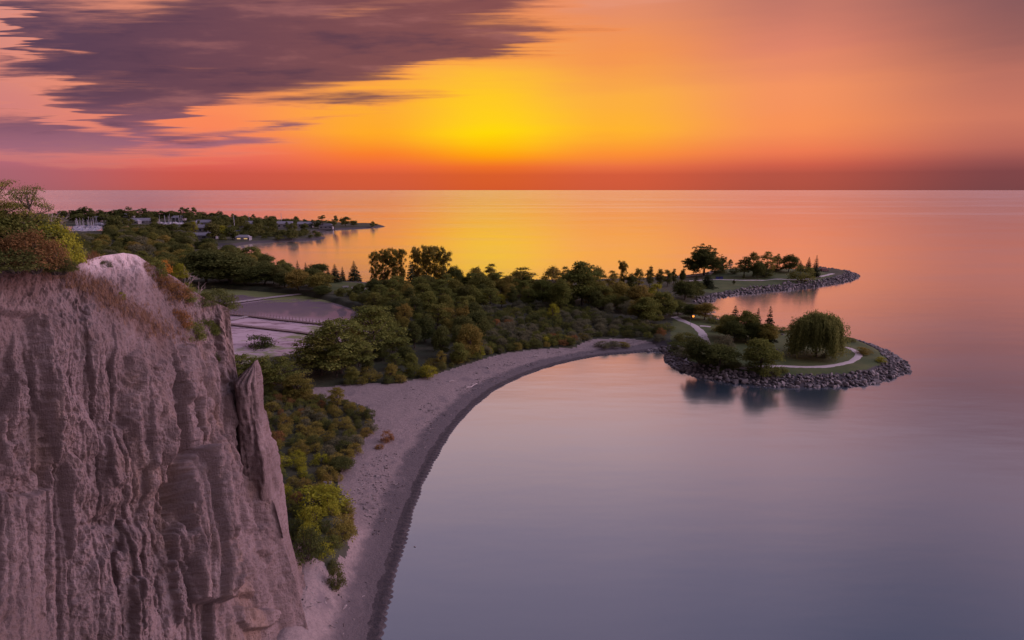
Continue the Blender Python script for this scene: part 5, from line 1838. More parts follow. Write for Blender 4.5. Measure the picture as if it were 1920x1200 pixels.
# ------------------------------------------------------------------ plants on the bluff
def near_protos():
    for i in range(2):
        shrub('near_green', 'mid', 300 + i, 3, 3.6, 22, 420, 0.15)
        shrub('near_bright', 'bright', 310 + i, 3, 3.6, 20, 330, 0.15)
        shrub('near_rust', 'rust', 320 + i, 3, 3.0, 26, 210, 0.14, upright=0.9)
        shrub('near_dark', 'dark', 330 + i, 2.4, 4.2, 22, 420, 0.13)
        shrub('near_red', 'red', 340 + i, 2, 2.4, 10, 260, 0.15)
    spreading('near_sumac', 'olive', 350, 7.0, 9.0, 4, 230, 0.16)
    spreading('near_sumac', 'mid', 351, 7.0, 9.0, 4, 230, 0.16)


near_protos()


def plant_at(kind, px, py, Y, top, width_px, label, cat='bush', group='bushes on top of the bluff', which=0, name=None):
    x, y, z = at_depth(px, py, Y)
    h = at_depth(px, top, Y)[2] - z
    nm, tm, cm, ph = PROTO[kind][which % len(PROTO[kind])]
    co = np.empty(len(cm.vertices) * 3)
    cm.vertices.foreach_get('co', co)
    nat = np.ptp(np.percentile(co.reshape(-1, 3)[:, 0], [1, 99]))
    wide = width_px * Y / (FPX * CP) / (nat * h / ph)
    return place(kind, x, y, z, h, label, cat, group, wide, which % len(PROTO[kind]), name=name, force=True)


for k, px, b, Y, t, w, lab, cat, wh in [
        ('near_sumac', 8, 500, 57, 338, 120, 'tall sumac with layered leaf sprays against the sky on the bluff top', 'tree', 0),
        ('near_sumac', 66, 500, 57, 347, 90, 'smaller sumac whose right spray reaches over the lake on the bluff top', 'tree', 1),
        ('near_green', -8, 500, 56, 385, 130, 'dark green bush under the tall sumac on the bluff top', 'bush', 0),
        ('near_green', 60, 500, 56.5, 392, 120, 'broad green bush under the smaller sumac on the bluff top', 'bush', 1),
        ('near_bright', 112, 504, 57, 408, 74, 'yellow-green bush at the right end of the bluff-top thicket', 'bush', 0),
        ('near_bright', 128, 500, 59, 440, 50, 'low bright green bush behind the right end of the thicket', 'bush', 1),
        ('near_rust', 20, 505, 53, 438, 84, 'brown bush at the left edge of the bluff-top thicket', 'bush', 0),
        ('near_rust', 66, 507, 53, 430, 76, 'tall golden brown bush in front of the green ones on the bluff top', 'bush', 1),
        ('near_rust', 104, 510, 54, 446, 56, 'rusty bush at the right front of the bluff-top thicket', 'bush', 0),
        ('near_dark', 30, 508, 52, 462, 120, 'low dark bush at the foot of the brown bushes', 'bush', 1),
        ('near_rust', -20, 508, 52, 470, 60, 'low rusty bush cut by the left edge of the view', 'bush', 1),
        ('near_dark', 118, 512, 54, 482, 44, 'dark low bush where the soil gives way to bare clay', 'bush', 0)]:
    plant_at(k, px, b, Y, t, w, lab, cat, which=wh)
for k, px, b, back, t, w, lab, wh in [
        ('near_dark', 196, 500, 0.4, 484, 26, 'small sparse bush on the pale crest of the bluff', 0),
        ('near_rust', 180, 494, 3.0, 470, 16, 'thin reddish sprig behind the pale crest', 1),
        ('near_green', 290, 520, 0.8, 476, 40, 'green bush on the right shoulder of the crest', 1),
        ('near_red', 307, 512, 0.6, 482, 28, 'orange-red leaved bush on the right shoulder of the crest', 0),
        ('near_bright', 338, 520, 1.5, 492, 26, 'yellow-green sprig right of the orange-red bush', 1),
        ('near_rust', 300, 540, 0.6, 508, 46, 'brownish bush below the orange-red one', 0),
        ('near_rust', 330, 560, 0.5, 524, 46, 'brown leafy bush lower on the shoulder', 1),
        ('near_green', 352, 565, 0.6, 528, 36, 'olive green bush beside the dead branches', 0),
        ('near_dark', 405, 582, 2.0, 541, 76, 'dense dark bush capping the right edge of the bluff', 1),
        ('near_dark', 380, 572, 1.0, 548, 46, 'dark bush left of the one capping the right edge', 0),
        ('near_green', 355, 640, 0.9, 592, 52, 'green clump growing on the steep face under the shoulder', 1),
        ('near_green', 384, 628, 0.9, 594, 40, 'green clump right of another on the steep face', 0),
        ('near_rust', 335, 614, 0.9, 578, 46, 'rusty clump above the green clumps on the face', 1),
        ('near_dark', 404, 676, 0.3, 656, 22, 'small tuft in a cleft of the face', 0),
        ('near_dark', 408, 712, 0.3, 694, 20, 'lowest small tuft in a cleft of the face', 1),
        ('near_rust', 272, 508, 0.5, 488, 26, 'brown tuft on the crest beside the green bush', 0),
        ('near_bright', 228, 560, 0.3, 545, 16, 'small yellowish tuft in the dry grass of the slope', 0)]:
    p = cliff_at(px, min(b, 1200))
    base = at_depth(px, b, p[1] + back)
    plant_at(k, px, b + 4, p[1] + back, t, w, lab, 'bush', 'bushes on the eroded face of the bluff', wh)


def dead_branches():
    m = simple_mat('bare_wood', (0.28, 0.22, 0.21), 0.9, 0.2, 4.0)
    r_ = np.random.RandomState(3)

    def branchy(tb, a, d, L, rad, depth):
        b = a + d * L
        tb.tube(wiggle(a, b, 4, 0.07, r_), np.linspace(rad, rad * 0.45, 4), 5)
        if depth:
            for k in range(3):
                t = 0.4 + 0.25 * k
                branchy(tb, a + (b - a) * t, unit(d + r_.normal(size=3) * 0.55), L * 0.55, rad * 0.5, depth - 1)
    for name, px, py, Y, dirs, L, lab in [
            ('dead_shrub', 352, 540, cliff_at(352, 548)[1] + 0.8, [(-0.15, 0, 1), (0.5, 0, 0.8), (0.2, 0.2, 0.9)], 1.7, 'bare dead branches sticking up on the right shoulder of the bluff'),
            ('dead_shrub', 372, 556, cliff_at(372, 560)[1] + 0.8, [(0.1, 0, 1), (0.4, 0, 0.9)], 1.2, 'small bare twigs left of the dark bush capping the right edge'),
            ('dead_shrub', 100, 440, 58, [(0.1, 0, 1), (0.55, 0, 0.8), (-0.1, 0, 1)], 1.9, 'thin bare twigs rising from the yellow-green bush on the bluff top')]:
        o = thing(name, at_depth(px, py, Y), lab, 'dead shrub')
        for d in dirs:
            tb = MB()
            branchy(tb, np.zeros(3), unit(np.array(d, float)), L, 0.035, 2)
            obj('branch', tb.mesh('branch', m), o)


dead_branches()


def dry_grass():
    r_ = np.random.RandomState(8)
    V, F, T = [], [], []
    n = 0
    bands = [([(120, 515), (160, 535), (210, 560), (255, 588), (310, 622), (335, 640)], 2600, 14), ([(20, 505), (70, 508), (125, 512)], 900, 8), ([(290, 520), (330, 548), (370, 575)], 700, 12), ([(150, 490), (180, 486)], 120, 4)]
    for line, cnt, sp in bands:
        line = np.array(line, float)
        cum = np.concatenate([[0], np.cumsum(np.linalg.norm(np.diff(line, axis=0), axis=1))])
        for _ in range(cnt // 6):
            s = r_.rand() * cum[-1]
            px = np.interp(s, cum, line[:, 0]) + r_.normal() * sp
            py = np.interp(s, cum, line[:, 1]) + r_.normal() * sp * 0.7
            d = (CLIFF['px'][::3, ::3] - px) ** 2 + (CLIFF['py'][::3, ::3] - py) ** 2
            p = CLIFF['S'][::3, ::3][np.unravel_index(np.argmin(d), d.shape)]
            tt = r_.rand()
            for _ in range(9):
                b = p + r_.normal(size=3) * np.array([0.16, 0.16, 0.03])
                h = r_.uniform(0.25, 0.75)
                lean = r_.normal(size=2) * 0.22
                w = r_.normal(size=3) * 0.016
                w[2] = 0
                tip = b + np.array([lean[0], lean[1], h])
                V += [b - w, b + w, tip]
                F.append((n, n + 1, n + 2))
                T.append(np.clip(tt + r_.normal() * 0.2, 0, 1))
                n += 3
    m = leaf_mat('dry_grass', (0.13, 0.075, 0.05), (0.30, 0.18, 0.11), None, trans=0.2)
    tag(obj('dry_grass', mesh_from('dry_grass', np.array(V), np.array(F), False, face_attrs={'tint': T}, mats=[m])), 'reddish dry grass along the slope of the bluff', 'grass', kind='stuff')


dry_grass()


# ------------------------------------------------------------------ shore boulders
def build_boulders():
    import bmesh
    r_ = np.random.RandomState(21)
    m, N, out = new_mat('armour_stone')
    g = N.n('ShaderNodeNewGeometry')
    oi = N.n('ShaderNodeObjectInfo')
    t = attr(N, 'tint')
    n1 = N.noise(g.outputs['Position'], 1.2, 5, 0.65)
    n2 = N.noise(g.outputs['Position'], 9.0, 3, 0.65)
    f = N.math('ADD', N.math('MULTIPLY', N.math('FRACT', N.math('ADD', oi.outputs['Random'], t)), 0.7), N.math('MULTIPLY', n1, 0.3))
    c = N.mix(f, (0.07, 0.06, 0.063), (0.24, 0.205, 0.205))
    c = N.mix(N.smooth(n2, 0.5, 0.75, 0, 0.4), c, (0.075, 0.062, 0.066))
    principled(N, out, c, 0.9, bump(N, n2, 0.5, 0.1))
    protos = []
    for i in range(9):
        p = unit(r_.normal(size=(22, 3))) * np.array([1.0, 0.8, 0.62]) * r_.uniform(0.82, 1.0, (22, 1))
        p = np.sign(p) * np.abs(p) ** 0.82
        bm = bmesh.new()
        for q in p:
            bm.verts.new(q * 0.5)
        bmesh.ops.convex_hull(bm, input=bm.verts)
        for vtx in [v for v in bm.verts if not v.link_faces]:
            bm.verts.remove(vtx)
        bmesh.ops.bevel(bm, geom=list(bm.edges), offset=0.02, segments=1, affect='EDGES')
        bmesh.ops.triangulate(bm, faces=bm.faces)
        me = bpy.data.meshes.new('boulder')
        bm.to_mesh(me)
        bm.free()
        a = me.attributes.new('tint', 'FLOAT', 'FACE')
        a.data.foreach_set('value', np.zeros(len(me.polygons), np.float32))
        me.materials.append(m)
        protos.append(me)
    rocks = []

    def band(poly_line, dmax, spacing, smin, smax, where):
        ln = np.asarray(poly_line)
        lo, hi = ln.min(0) - dmax, ln.max(0) + dmax
        cell = {}
        for _ in range(40000):
            x, y = lo + (hi - lo) * r_.rand(2)
            k = (int(x / spacing), int(y / spacing))
            if any((x - q[0]) ** 2 + (y - q[1]) ** 2 < spacing ** 2 for a in (-1, 0, 1) for b in (-1, 0, 1) for q in cell.get((k[0] + a, k[1] + b), ())):
                continue
            cell.setdefault(k, []).append((x, y))
        pts = np.array([q for v in cell.values() for q in v])
        h, d, di, dh, dp = land_h(pts[:, 0], pts[:, 1], True)
        dl, _ = dist_line(pts[:, 0], pts[:, 1], ln)
        edge = dmax + 1.6 * perlin(pts[:, 0] * 0.12, pts[:, 1] * 0.12, 6.6)
        ok = (d > -0.9) & (d < edge) & (dl < dmax + 1)
        for (x, y), z, dd in zip(pts[ok], h[ok], d[ok]):
            s = r_.uniform(smin, smax) * (1.25 if dd < 1.2 else 1.0) * (1.35 if r_.rand() < 0.1 else 1)
            rocks.append((s / math.hypot(x, y), x, y, z, s, where, dd))
    front = ISLAND_W[ISLAND_W[:, 0] > P(1247, 664)[0] - 1]
    band(front, 6.3, 0.95, 0.8, 1.9, 'near')
    band(HEAD_B, 7.5, 1.5, 1.1, 2.6, 'far')
    rocks.sort(key=lambda q: -q[0] * (1.0 if q[5] == 'near' else 0.8))
    V, F, T, n = [], [], [], 0
    data = []
    for me in protos:
        co = np.empty(len(me.vertices) * 3)
        me.vertices.foreach_get('co', co)
        fi = np.empty(len(me.polygons) * 3, np.int32)
        me.polygons.foreach_get('vertices', fi)
        data.append((co.reshape(-1, 3), fi.reshape(-1, 3)))
    for i, (_, x, y, z, s, where, dd) in enumerate(rocks):
        k = r_.randint(len(protos))
        rot = (r_.normal() * 0.25, r_.normal() * 0.25, r_.rand() * 6.28)
        if i < 285:
            o = obj('boulder', protos[k], loc=(x, y, z + 0.12 * s))
            o.rotation_euler = rot
            o.scale = (s, s, s * 0.95)
            row = 'at the waterline of' if dd < 1.3 else 'halfway up the bank of' if dd < 5 else 'below the lawn of'
            tag(o, f'angular grey boulder {row} the {"near" if where == "near" else "far"} rocky point', 'boulder', f'boulders {row} the {where} point')
        else:
            from mathutils import Euler
            R = np.array(Euler(rot).to_matrix())
            co, fi = data[k]
            V.append((co * s) @ R.T + np.array([x, y, z + 0.12 * s]))
            F.append(fi + n)
            T.append(np.full(len(fi), r_.rand()))
            n += len(co)
    print('rocks', len(rocks))
    tag(obj('boulders', mesh_from('boulders', np.concatenate(V), np.concatenate(F), False, face_attrs={'tint': np.concatenate(T)}, mats=[m])), 'smaller and farther armour stones covering the banks of both points', 'boulders', kind='stuff')
    # stray stones on lawn and beach
    for px, py, s, lab in [(1566, 665, 1.1, 'leftmost pale stone of the short row under the willow'), (1574, 664.5, 1.3, 'pale stone in the middle of the short row under the willow'), (1581, 664, 1.0, 'rightmost pale stone of the short row under the willow'),
                           (1452, 638, 1.2, 'flat pale stone on the lawn between spruces and willow'), (1456, 656, 1.3, 'flat pale stone on the open lawn left of the willow'), (1467, 628, 1.4, 'pale stone behind the shrubs left of the willow'),
                           (788, 768, 0.85, 'single white stone alone on the open sand'), (1012, 692, 0.6, 'dark stone just off the beach in the shallow water'),
                           (734, 1030, 0.45, 'small dark stone in the water off the near beach'), (778, 1029, 0.4, 'smaller dark stone farther out in the water off the near beach')]:
        x, y, z = PG(px, py)
        z = max(z, 0)
        o = obj('stone', protos[int(px) % 9], loc=(x, y, z + 0.1 * s))
        o.scale = (s * 1.2, s, s * 0.7)
        tag(o, lab, 'stone')


build_boulders()


# ------------------------------------------------------------------ boardwalks, lamps, small things
def boardwalk(px_line, width, label, posts=None, mat=None, z=0.85):
    pts = spline([P(*p, z) for p in px_line], 1.5)
    x0, y0 = pts[0]
    o = thing('boardwalk', (x0, y0, 0.2), label, 'boardwalk')
    tan = np.gradient(pts, axis=0)
    tan /= np.linalg.norm(tan, axis=1)[:, None]
    nrm = np.stack([-tan[:, 1], tan[:, 0]], 1)
    prof = [(-0.5, -0.28), (-0.5, 0.0), (-0.44, 0.05), (-0.44, 0.0), (0.44, 0.0), (0.44, 0.05), (0.5, 0.0), (0.5, -0.28)]
    V = []
    for p, n_ in zip(pts, nrm):
        for a, b in prof:
            V.append((p[0] + n_[0] * a * width - x0, p[1] + n_[1] * a * width - y0, z + b - 0.2))
    obj('deck', mesh_from('deck', V, grid_faces(len(pts), len(prof), True), False, mats=[mat]), o)
    if posts:
        step, h = posts
        L = np.concatenate([[0], np.cumsum(np.linalg.norm(np.diff(pts, axis=0), axis=1))])
        pm = MB().tube([(0, 0, -0.8), (0, 0, h)], [0.09, 0.08], 6).box((0, 0, h), (0.22, 0.22, 0.06)).mesh('post', mat)
        k = 0
        for s in np.arange(0.6, L[-1], step):
            for side in (-1, 1):
                if k >= 98:
                    break
                x, y = np.interp(s, L, pts[:, 0]), np.interp(s, L, pts[:, 1])
                nx, ny = np.interp(s, L, nrm[:, 0]), np.interp(s, L, nrm[:, 1])
                obj('post', pm, o, (x - x0 + nx * side * width * 0.54, y - y0 + ny * side * width * 0.54, z - 0.2))
                k += 1
    return o


def plank_mat(name, a, b):
    m, N, out = new_mat(name)
    g = N.n('ShaderNodeNewGeometry')
    n1 = N.noise(g.outputs['Position'], 0.9, 5, 0.65)
    n2 = N.noise(g.outputs['Position'], 5, 3, 0.6)
    principled(N, out, N.mix(N.smooth(n2, 0.4, 0.7, 0, 0.4), N.mix(n1, a, b), tuple(v * 0.5 for v in a)), 0.85, bump(N, n2, 0.4, 0.05))
    return m


WOOD_GREY = plank_mat('weathered_planks', (0.20, 0.165, 0.17), (0.36, 0.30, 0.31))
WOOD_BROWN = plank_mat('brown_planks', (0.15, 0.095, 0.09), (0.26, 0.18, 0.17))
boardwalk([(395, 571), (440, 566), (500, 558), (560, 551), (608, 545)], 3.4, 'wide grey boardwalk across the far end of the pond', (9.0, 0.15), WOOD_GREY)
boardwalk([(405, 586), (440, 589), (466, 591.5), (530, 599), (580, 604), (650, 612)], 2.2, 'boardwalk with tall posts crossing the middle of the pond', (1.95, 1.5), WOOD_BROWN)
boardwalk([(405, 602), (430, 599), (463, 592.5)], 2.2, 'short grey boardwalk branch joining the one with posts', (6.0, 0.1), WOOD_GREY)
boardwalk([(405, 603), (440, 608), (500, 615), (560, 622), (620, 630)], 2.0, 'plain brown boardwalk nearest to the bluff', (7.0, 0.1), WOOD_BROWN)

MAT_POST = simple_mat('lamp_post_paint', (0.16, 0.14, 0.14), 0.5, 0.1, 4.0)
MAT_WHITE = simple_mat('white_paint', (0.29, 0.28, 0.32), 0.5, 0.08, 1.0)
MAT_DARKROOF = simple_mat('dark_shingle', (0.07, 0.055, 0.06), 0.85, 0.25, 1.0)
MAT_PALEROOF = simple_mat('pale_roof', (0.17, 0.16, 0.19), 0.7, 0.15, 0.5)
MAT_WALL = simple_mat('pale_siding', (0.19, 0.175, 0.19), 0.8, 0.12, 0.6)
MAT_GLASS = simple_mat('window_glass', (0.02, 0.025, 0.035), 0.08, 0.1, 1.0, spec=0.6)
MAT_BLUE = simple_mat('blue_canvas', (0.05, 0.06, 0.20), 0.8, 0.2, 1.0)
MAT_REDDISH = simple_mat('dark_red_paint', (0.13, 0.045, 0.055), 0.35, 0.1, 1.0, spec=0.5)
MAT_TYRE = simple_mat('tyre_rubber', (0.02, 0.02, 0.02), 0.9, 0.1, 2.0)
MAT_DRIFT = simple_mat('driftwood', (0.40, 0.34, 0.33), 0.9, 0.2, 3.0)


def glow_mat(name, color, strength):
    m, N, out = new_mat(name)
    e = N.n('ShaderNodeEmission')
    e.inputs[0].default_value = (*color, 1)
    e.inputs[1].default_value = strength
    N.t.links.new(e.outputs[0], out.inputs[0])
    return m


GLOW_ORANGE = glow_mat('sodium_lamp_light', (1.0, 0.27, 0.035), 2.6)
GLOW_WHITE = glow_mat('white_lamp_light', (1.0, 0.9, 0.85), 1.5)
GLOW_WINDOW = glow_mat('lit_window', (1.0, 0.62, 0.28), 0.6)


def lamp(px, base, top, label, glow, size=0.42, arm=0.0):
    x, y, z = PG(px, base)
    h = at_depth(px, top, y)[2] - z
    o = thing('street_lamp', (x, y, z), label, 'street lamp', 'lit lamps')
    obj('pole', MB().tube([(0, 0, -0.2), (0, 0, 0.3), (0, 0, h)], [0.16, 0.09, 0.06], 8).mesh('pole', MAT_POST), o)
    mb = MB()
    if arm:
        mb.tube([(0, 0, h - 0.1), (arm * 0.5, 0, h + 0.12), (arm, 0, h)], [0.04, 0.04, 0.04], 6)
    mb.tube([(arm, 0, h - 0.02), (arm, 0, h + 0.12), (arm, 0, h + 0.26)], [size * 0.7, size * 0.6, 0.04], 10)
    obj('lamp_head', mb.mesh('lamp_head', MAT_POST), o)
    th = np.linspace(-1.5, 1.5, 7)
    obj('lamp_shade', MB().tube([(arm, 0, h - size * 0.55 + size * 0.5 * math.sin(t)) for t in th], [max(0.02, size * 0.5 * math.cos(t)) for t in th], 10).mesh('globe', glow, True), o)
    return o


lamp(1294, 613, 591, 'lamp post glowing orange beside the fork of the near footpath', GLOW_ORANGE, 0.85, 1.1)
lamp(1317, 517, 501, 'lamp post glowing orange in front of the broad tree', GLOW_ORANGE, 0.9, 0.9)
lamp(241, 438, 424, 'lamp post glowing orange by the marina sheds', GLOW_ORANGE, 2.0)
lamp(237, 455, 441, 'lamp post with a small white light in the marina trees', GLOW_WHITE, 1.2)
lamp(178, 492, 480, 'lamp post with a tiny white light just over the pale crest', GLOW_WHITE, 0.45)


def house(px, base, w, d, h, label, rz=0.0, roof=MAT_PALEROOF, wall=MAT_WALL, nwin=3, lit=False, hip=True, group=None, zb=None):
    x, y, z = PG(px, base)
    o = thing('house', (x, y, z), label, 'house', group, rz)
    obj('wall', MB().box((0, 0, h / 2 - 0.3), (w, d, h + 0.6)).mesh('wall', wall), o)
    e, rh = 0.5, min(w, d) * 0.32
    k = (w / 2 - d * 0.35) if hip else w / 2 + e
    v = [(-w / 2 - e, -d / 2 - e, h), (w / 2 + e, -d / 2 - e, h), (w / 2 + e, d / 2 + e, h), (-w / 2 - e, d / 2 + e, h), (-max(k, 0.1), 0, h + rh), (max(k, 0.1), 0, h + rh)]
    v += [(p[0], p[1], p[2] - 0.18) for p in v[:4]]
    f4 = [(0, 1, 5, 4), (2, 3, 4, 5), (6, 9, 8, 7), (0, 6, 7, 1), (1, 7, 8, 2), (2, 8, 9, 3), (3, 9, 6, 0)]
    f3 = [(1, 2, 5), (3, 0, 4)]
    obj('roof', mesh_from('roof', v, [np.array(f4), np.array(f3)], False, mats=[roof]), o)
    for i in range(nwin):
        wx = (i + 0.5) / nwin * w - w / 2
        fr = obj('window', MB().box((wx, -d / 2 - 0.03, h * 0.55), (w / nwin * 0.62, 0.1, h * 0.42)).mesh('window', MAT_WHITE), o)
        obj('pane', MB().box((wx, -d / 2 - 0.10, h * 0.55), (w / nwin * 0.5, 0.06, h * 0.33)).mesh('pane', GLOW_WINDOW if lit else MAT_GLASS), fr)
    obj('door', MB().box((w * 0.5 - 0.9, -d / 2 - 0.02, h * 0.38), (0.95, 0.1, h * 0.72)).mesh('door', MAT_DARKROOF), o)
    return o


for args in [
        (248, 420, 26, 12, 5, 'bluish grey shed with a low roof left of the long white shed'),
        (271, 419, 44, 14, 5, 'long white-roofed shed in the middle of the marina'),
        (243, 413, 16, 12, 9, 'small grey clubhouse behind the bluish shed'),
        (383, 425, 22, 12, 7, 'uppermost white house of the stack by the yellow-green tree'),
        (381, 436, 20, 12, 7, 'middle white house of the stack by the yellow-green tree'),
        (385, 448, 26, 10, 4.5, 'lowest long white house near the small cove'),
        (362, 426, 20, 12, 6, 'white house right of the right group of masts'),
        (337, 419, 22, 12, 5, 'pale house behind the right group of masts'),
        (466, 426, 26, 12, 6, 'white houses roof under the left flagpole mast'),
        (535, 428, 22, 11, 7, 'pale gabled house left of the middle of the spit'),
        (573, 427, 22, 10, 6, 'pale house on the middle of the spit'),
        (612, 428, 20, 10, 5, 'low white hut under the tallest trees of the spit'),
        (177, 422, 26, 12, 6, 'pinkish white house behind the left boats'),
        (186, 421, 14, 9, 6, 'small white house right of the pinkish white one')]:
    house(*args[:5], args[5], rz=0.15 * math.sin(args[0]), hip=args[0] % 2 == 0, group='pale buildings round the marina')
house(457, 450, 16, 8, 3.4, 'low cottage with warm lit windows near the cove', lit=True, nwin=2)


def pavilion():
    x, y, z = PG(437, 419)
    o = thing('pavilion', (x, y, z), 'long dark-roofed open pavilion at the lake edge beside the marina trees', 'pavilion', rz=0.1)
    v = [(-26, -7, 7.5), (26, -7, 6.0), (26, 7, 6.0), (-26, 7, 7.5), (-24, 0, 13), (24, 0, 7.5)]
    v += [(p[0], p[1], p[2] - 0.6) for p in v[:4]]
    obj('roof', mesh_from('roof', v, [np.array([(0, 1, 5, 4), (2, 3, 4, 5), (6, 9, 8, 7), (0, 6, 7, 1), (1, 7, 8, 2), (2, 8, 9, 3), (3, 9, 6, 0)]), np.array([(1, 2, 5), (3, 0, 4)])], False, mats=[MAT_DARKROOF]), o)
    pm = MB().box((0, 0, 3.2), (0.9, 0.9, 7.4)).mesh('post', MAT_DARKROOF)
    for i in range(5):
        for s in (-1, 1):
            obj('post', pm, o, (-24 + i * 12, s * 6, 0))


pavilion()


def boats():
    r_ = np.random.RandomState(4)
    o = thing('sailboat', (0, 0, 0), 'x', 'sailboat')
    n = 9
    V = []
    for i in range(n):
        t = i / (n - 1)
        w = 1.55 * math.sin(min(1.0, t * 1.5 + 0.42) * math.pi / 2) * (1 - max(0, t - 0.55) ** 2 * 4.9)
        x = -4.5 + 9.5 * t
        for a, b in ((-1, 1.1 + 0.3 * t), (-0.8, 0.0), (0, -0.5), (0.8, 0.0), (1, 1.1 + 0.3 * t), (0, 1.15 + 0.3 * t)):
            V.append((x, a * max(w, 0.02), b))
    f = [grid_faces(n, 6, True), np.array([(0, 1, 2, 3), (0, 3, 4, 5)])]
    obj('hull', mesh_from('hull', V, f, False, mats=[MAT_WHITE]), o)
    cab = obj('cabin', MB().box((0.2, 0, 1.6), (3.6, 1.7, 0.7), taper=0.85).mesh('cabin', MAT_WHITE), o)
    obj('window', MB().box((0.2, -0.84, 1.65), (2.4, 0.06, 0.25)).box((0.2, 0.84, 1.65), (2.4, 0.06, 0.25)).mesh('window', MAT_GLASS), cab)
    obj('mast', MB().tube([(0.9, 0, 1.2), (0.9, 0, 13.0)], [0.26, 0.18], 6).box((0.9, 0, 8), (0.08, 1.6, 0.08)).mesh('mast', MAT_WHITE), o)
    obj('boom', MB().tube([(0.9, 0, 2.6), (-3.2, 0, 2.5)], [0.16, 0.14], 6).mesh('boom', MAT_BLUE), o)
    m_ = thing('motorboat', (0, 0, 0), 'x', 'motorboat')
    obj('hull', mesh_from('hull', [(p[0], p[1] * 1.1, p[2]) for p in V], f, False, mats=[MAT_WHITE]), m_)
    c2 = obj('cabin', MB().box((-0.6, 0, 2.0), (4.4, 2.2, 1.4), taper=0.8).mesh('cabin', MAT_WHITE), m_)
    obj('window', MB().box((-0.6, -1.06, 2.1), (3.2, 0.08, 0.5)).box((-0.6, 1.06, 2.1), (3.2, 0.08, 0.5)).mesh('window', MAT_GLASS), c2)
    spots = []
    for row, (py, x0, x1, k) in enumerate([(426, 141, 187, 11), (430, 140, 186, 9), (434, 143, 178, 6)]):
        for i in range(k):
            spots.append((x0 + (x1 - x0) * (i + 0.5 * r_.rand()) / k, py + r_.normal() * 0.5, 'l', row))
    for row, (py, x0, x1, k) in enumerate([(419, 297, 346, 9), (422, 300, 350, 7)]):
        for i in range(k):
            spots.append((x0 + (x1 - x0) * (i + 0.5 * r_.rand()) / k, py + r_.normal() * 0.4, 'r', row))
    names = ['far row', 'middle row', 'near row']
    first = {True: o, False: m_}
    for i, (px, py, g, row) in enumerate(spots):
        sail = not (i % 4 == 3)
        src = first[sail]
        b = src if src.get('label') == 'x' else copy_tree(src)
        b.location = (*P(px, py, 0), 0.1)
        b.rotation_euler = (0, 0, 1.35 + r_.normal() * 0.12 + (math.pi if r_.rand() < 0.4 else 0))
        s = r_.uniform(0.95, 1.35)
        b.scale = (s, s, s)
        grp = 'left boats beside the bluff-top bushes' if g == 'l' else 'right boats by the white houses'
        same = sorted(q[0] for j, q in enumerate(spots) if q[2] == g and q[3] == row and (j % 4 != 3) == sail)
        tag(b, f'white {"sailboat" if sail else "motorboat"} {ORD[same.index(px)]} from the left in the {names[row]} of the {grp.split(" b")[0]} boats', None, f'{names[row]} of the {grp}')
    # single tall masts
    for px, base, top, lab in [(201, 421, 404, 'sailboat with a pale mast apart from the others, left of the round tree'), (265, 416, 404, 'sailboat with a lone mast behind the long white shed'), (443, 440, 404, 'sailboat with a tall mast in front of the dark pavilion'), (469, 424, 400, 'sailboat with a very tall dark mast standing against the lake'), (530, 426, 400, 'sailboat with the tallest mast, left of the gabled house')]:
        b = copy_tree(o)
        x, y, z = PG(px, base)
        b.location = (x, y, max(z, 0.1) + 0.3)
        b.rotation_euler = (0, 0, 0.6 + px)
        s = (at_depth(px, top, y)[2] - z) / 13.0
        b.scale = (min(s, 1.5), min(s, 1.5), s)
        b['label'] = lab
        if 'group' in b:
            del b['group']


boats()


